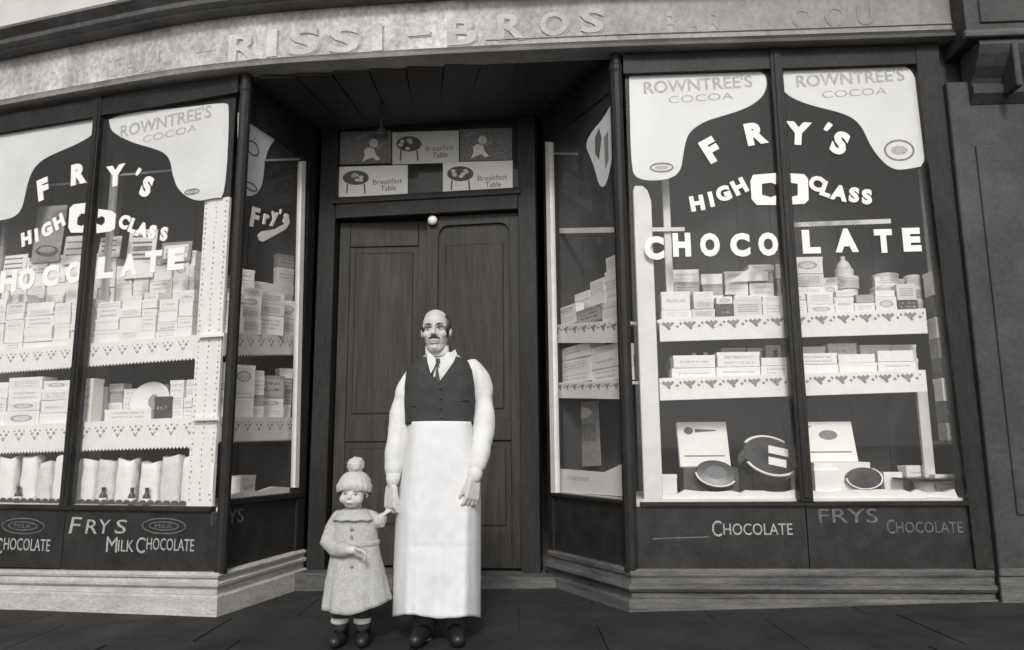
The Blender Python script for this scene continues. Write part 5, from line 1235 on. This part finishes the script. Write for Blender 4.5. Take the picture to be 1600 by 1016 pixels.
# ================= the child
KD = 3.78
ko = Vector((at(553, 1008, KD).x, KD, ground(at(553, 1008, KD).x) + GT))
kid = empty('person', ko)
tag(kid, 'small child in pale wool coat and knitted pompom hat holding the man\'s hand', 'person')
def kp(x, y, dy=0.0): return at(x, y, KD + dy) - ko
def kc(x, y, dy, r): v = kp(x, y, dy); return (v.x, v.y, v.z, r)
kh = kp(553, 771, -.005); KS = .76
HMk = Matrix.Rotation(R_(-4), 3, 'Z') @ Matrix.Rotation(R_(3), 3, 'Y')
def khp(x, y, z): return HMk @ Vector((x * KS * 1.06, y * KS, z * KS * .86)) + kh
bm = bmesh.new()
def E(c, r): add_ell(bm, khp(*c), [q * KS for q in r], HMk)
def Cc(*pts): add_caps(bm, [(*khp(*p[:3]), p[3] * KS) for p in pts], 10)
E((0, .02, .045), (.082, .095, .08)); E((0, -.028, -.025), (.072, .066, .076)); E((0, -.055, -.082), (.026, .024, .02))
for s in (-1, 1): E((s * .042, -.056, -.04), (.032, .032, .03)); E((s * .078, .022, -.01), (.008, .014, .02))
Cc((0, -.09, .0, .007), (0, -.099, -.024, .011)); Cc((-.015, -.088, -.061, .0075), (0, -.093, -.06, .009), (.015, -.088, -.061, .0075)); Cc((-.04, -.076, .026, .008), (.04, -.076, .026, .008))
add_caps(bm, [(*khp(0, .02, -.06), .036), (*kp(554, 812, .02), .042)], 12)
add_caps(bm, [kc(554, 820, .02, .07), kc(555, 860, .02, .08), kc(556, 900, .02, .08)], 14)
for x in (533, 568): add_caps(bm, [kc(x, 900, .02, .05), kc(x, 955, .02, .03), kc(x, 976, .025, .024)], 10)
add_caps(bm, [kc(527, 815, .015, .034), kc(514, 850, -.01, .03), kc(535, 860, -.09, .024), kc(551, 860, -.115, .02)])
add_caps(bm, [kc(582, 812, .015, .034), kc(591, 817, .005, .028), kc(597, 808, -.008, .021)])
add_hand(bm, kp(551, 860, -.115), (.9, -.25, -.28), (.1, -.5, .85), .56, (18, 25, 20), 25)
add_hand(bm, kp(597, 808, -.008), (.62, .02, .78), (.1, -.95, .1), .55, (45, 55, 40), 15)
def kdisp(c, n):
    if c.z > kh.z - .08:
        for s in (-1, 1):
            e = khp(s * .032, -.087, .0); k = (c - e).length / .0115
            if k < 2.5: c = c + Vector((0, .0045 * math.exp(-k * k), 0))
        for x in (-.014, 0, .014):
            e = khp(x, -.1, -.066); k = (c - e).length / .005
            if k < 2.5: c = c + Vector((0, .002 * math.exp(-k * k), 0))
    return c
fuse('body', bm, 'skin', kid, .0036, 2, kdisp)
for s in (-1, 1):
    ball('eye', khp(s * .032, -.076, .0), (.0085, .006, .0036), 'enamel', kid, HMk); ball('iris', khp(s * .032, -.0832, -.0005), (.0042, .002, .0034), 'eye_dark', kid, HMk)
    strand('upper_eyelid', [(*khp(s * .019, -.084, .003), .0011), (*khp(s * .032, -.0875, .006), .0013), (*khp(s * .046, -.081, .002), .0011)], 'ink_mid', kid); strand('eyebrow', [(*khp(s * .017, -.092, .021), .0014), (*khp(s * .032, -.092, .0265), .0018), (*khp(s * .048, -.083, .022), .0013)], 'ink_mid', kid)
strand('lips', [(*khp(-.012, -.097, -.064), .0018), (*khp(0, -.101, -.063), .0022), (*khp(.012, -.097, -.064), .0018)], 'lip', kid)
# knitted hat with ribbed turn-up and pompom
def knit_ring(cx, y, dy, rx, ry, n=72, rib=.0015, sl_=0):
    c = kp(cx, y, dy); return [(c.x + (rx + rib * math.sin(i * 6.28318 * 18 / n)) * math.cos(6.28318 * i / n), c.y + (ry + rib * math.sin(i * 6.28318 * 18 / n)) * math.sin(6.28318 * i / n), c.z + .012 * math.sin(6.28318 * i / n) * sl_) for i in range(n)]
bm = bmesh.new()
loft(bm, [knit_ring(554, 768, .016, .078, .084, sl_=-1.2), knit_ring(554, 760, .014, .081, .088, sl_=-.5), knit_ring(554.5, 753, .013, .079, .086), knit_ring(555, 747, .014, .071, .077), knit_ring(555, 741, .016, .056, .061), knit_ring(555.5, 737, .017, .034, .038), knit_ring(556, 735, .018, .01, .01)], True)
hat = from_bm('knitted_hat', bm, 'wool_knit', kid, True)
bm = bmesh.new(); loft(bm, [knit_ring(554, 771, .016, .081, .087, sl_=-1.6), knit_ring(554, 769, .016, .086, .092, rib=.003, sl_=-1.6), knit_ring(554, 759, .014, .087, .094, rib=.003, sl_=-1.0), knit_ring(554, 756, .014, .081, .088, sl_=-.8)], False)
from_bm('turned_brim', bm, 'wool_knit', hat, True)
bm = bmesh.new(); v = kp(556.5, 727, .018); add_ell(bm, v, (.043, .043, .040), None, 40, 28)
for q in bm.verts: q.co = Vector(v) + (q.co - v) * (1 + .16 * mnoise.noise((q.co - v) * 95) + .12 * mnoise.noise((q.co - v) * 40))
from_bm('pompom', bm, 'wool_knit', hat, True)
# coat: flared, with shoulder cape and buttons
CR = [(797, 541, 567, .045), (803, 528, 580, .06), (812, 521, 587, .075), (830, 519, 590, .083), (847, 520, 591, .086), (870, 516, 595, .098), (900, 510, 601, .115), (925, 506, 606, .128), (947, 503, 610, .135)]
bm = bmesh.new(); rings = []
for y, xl, xr, hd in dense(CR, 4):
    a, b = kp(xl, y, .015), kp(xr, y, .015); cx = (a.x + b.x) / 2; hw = (b.x - a.x) / 2; s = max(0, (y - 850) / 97); r = []
    for i in range(72):
        t = 6.28318 * i / 72; f = 1 + s * (.035 * math.sin(t * 9 + 1) + .02 * math.sin(t * 14)) + .02 * mnoise.noise(Vector((math.cos(t) * 3, math.sin(t) * 3, y * .06)))
        x = hw * f * math.cos(t); yy = hd * f * math.sin(t)
        r.append(Vector((cx + x, .015 + yy, (a.z + b.z) / 2 + s * (.26 * max(0, x) + .10 * max(0, -x - .03) - .015) * (1 if s > 0 else 0))))
    rings.append(r)
loft(bm, rings, False); ct = from_bm('coat', bm, 'wool_coat', kid, True); so = ct.modifiers.new('t', 'SOLIDIFY'); so.thickness = .007
bm = bmesh.new(); rr_ = []
for y, xl, xr, hd in ((796, 540, 568, .05), (800, 532, 576, .064), (806, 525, 583, .077), (811, 522, 586.5, .083), (813, 521.5, 587, .0845)):
    a, b = kp(xl, y, .012), kp(xr, y, .012); cx = (a.x + b.x) / 2; hw = (b.x - a.x) / 2
    rr_.append([(cx + hw * math.cos(6.28318 * i / 60), .012 + hd * math.sin(6.28318 * i / 60), (a.z + b.z) / 2 + (.004 * math.sin(6.28318 * i / 60 * 10) - .006 * math.sin(6.28318 * i / 60)) * max(0, (y - 806) / 13)) for i in range(60)])
loft(bm, rr_, False); cp = from_bm('shoulder_cape', bm, 'wool_coat', kid, True); so = cp.modifiers.new('t', 'SOLIDIFY'); so.thickness = .008; so.offset = 1
bm = bmesh.new(); loft(bm, [[(p[0], p[1], p[2]) for p in [(kp(555, y, .015).x + rx * math.cos(6.28318 * i / 48), .015 + ry * math.sin(6.28318 * i / 48), kp(555, y, 0).z) for i in range(48)]] for y, rx, ry in ((843, .116, .090), (845, .121, .0945), (850, .121, .0955), (852, .117, .092))], False)
from_bm('belt', bm, 'wool_coat', kid, True)
for y, dy in ((826, -.077), (838, -.08), (862, -.085), (884, -.098)):
    v = kp(549, y, dy); ball('button', (v.x, v.y - .004, v.z), (.008, .005, .008), 'carton_grey', kid)
def ksleeve(pts, seed):
    bm = bmesh.new(); add_caps(bm, [kc(*p) for p in pts], 16); return fuse('coat_sleeve', bm, 'wool_coat', kid, .006, 3, folds(.006, 12, 12, 18, seed))
ksleeve([(530, 810, .015, .04), (520, 828, .012, .044), (514, 847, -.005, .045), (524, 857, -.05, .042), (539, 859, -.09, .036)], 3)
ksleeve([(580, 810, .015, .04), (590, 816, .008, .04), (594, 815, .0, .034), (597, 810, -.004, .028)], 5)
# legs: dark gaiters, pale sock tops, boots
for x, s in ((532, -1), (567, 1)):
    v = kp(x, 1008, .02)
    bm = bmesh.new(); add_caps(bm, [kc(x, 930, .02, .045), kc(x, 955, .02, .04), kc(x, 975, .015, .038)], 14); from_bm('stocking', bm, 'trouser_cloth', kid, True)
    bm = bmesh.new(); p = kp(x - 1, 968, .015); loft(bm, [[(p.x + r * math.cos(6.28318 * i / 24), p.y + r * math.sin(6.28318 * i / 24), p.z + z_) for i in range(24)] for r, z_ in ((.038, -.016), (.042, -.013), (.043, .0), (.041, .008), (.037, .010))], True); from_bm('sock_top', bm, 'sock', kid, True)
    bm = bmesh.new(); add_caps(bm, [(v.x, .03, .10, .037), (v.x, .03, .04, .036), (v.x, .02, .034, .034)], 14); add_caps(bm, [(v.x, .045, .032, .032), (v.x + s * .004, -.02, .032, .032), (v.x + s * .01, -.062, .029, .028)], 14)
    for q in bm.verts: q.co.z = max(q.co.z, .001)
    from_bm('boot', bm, 'leather', kid, True)
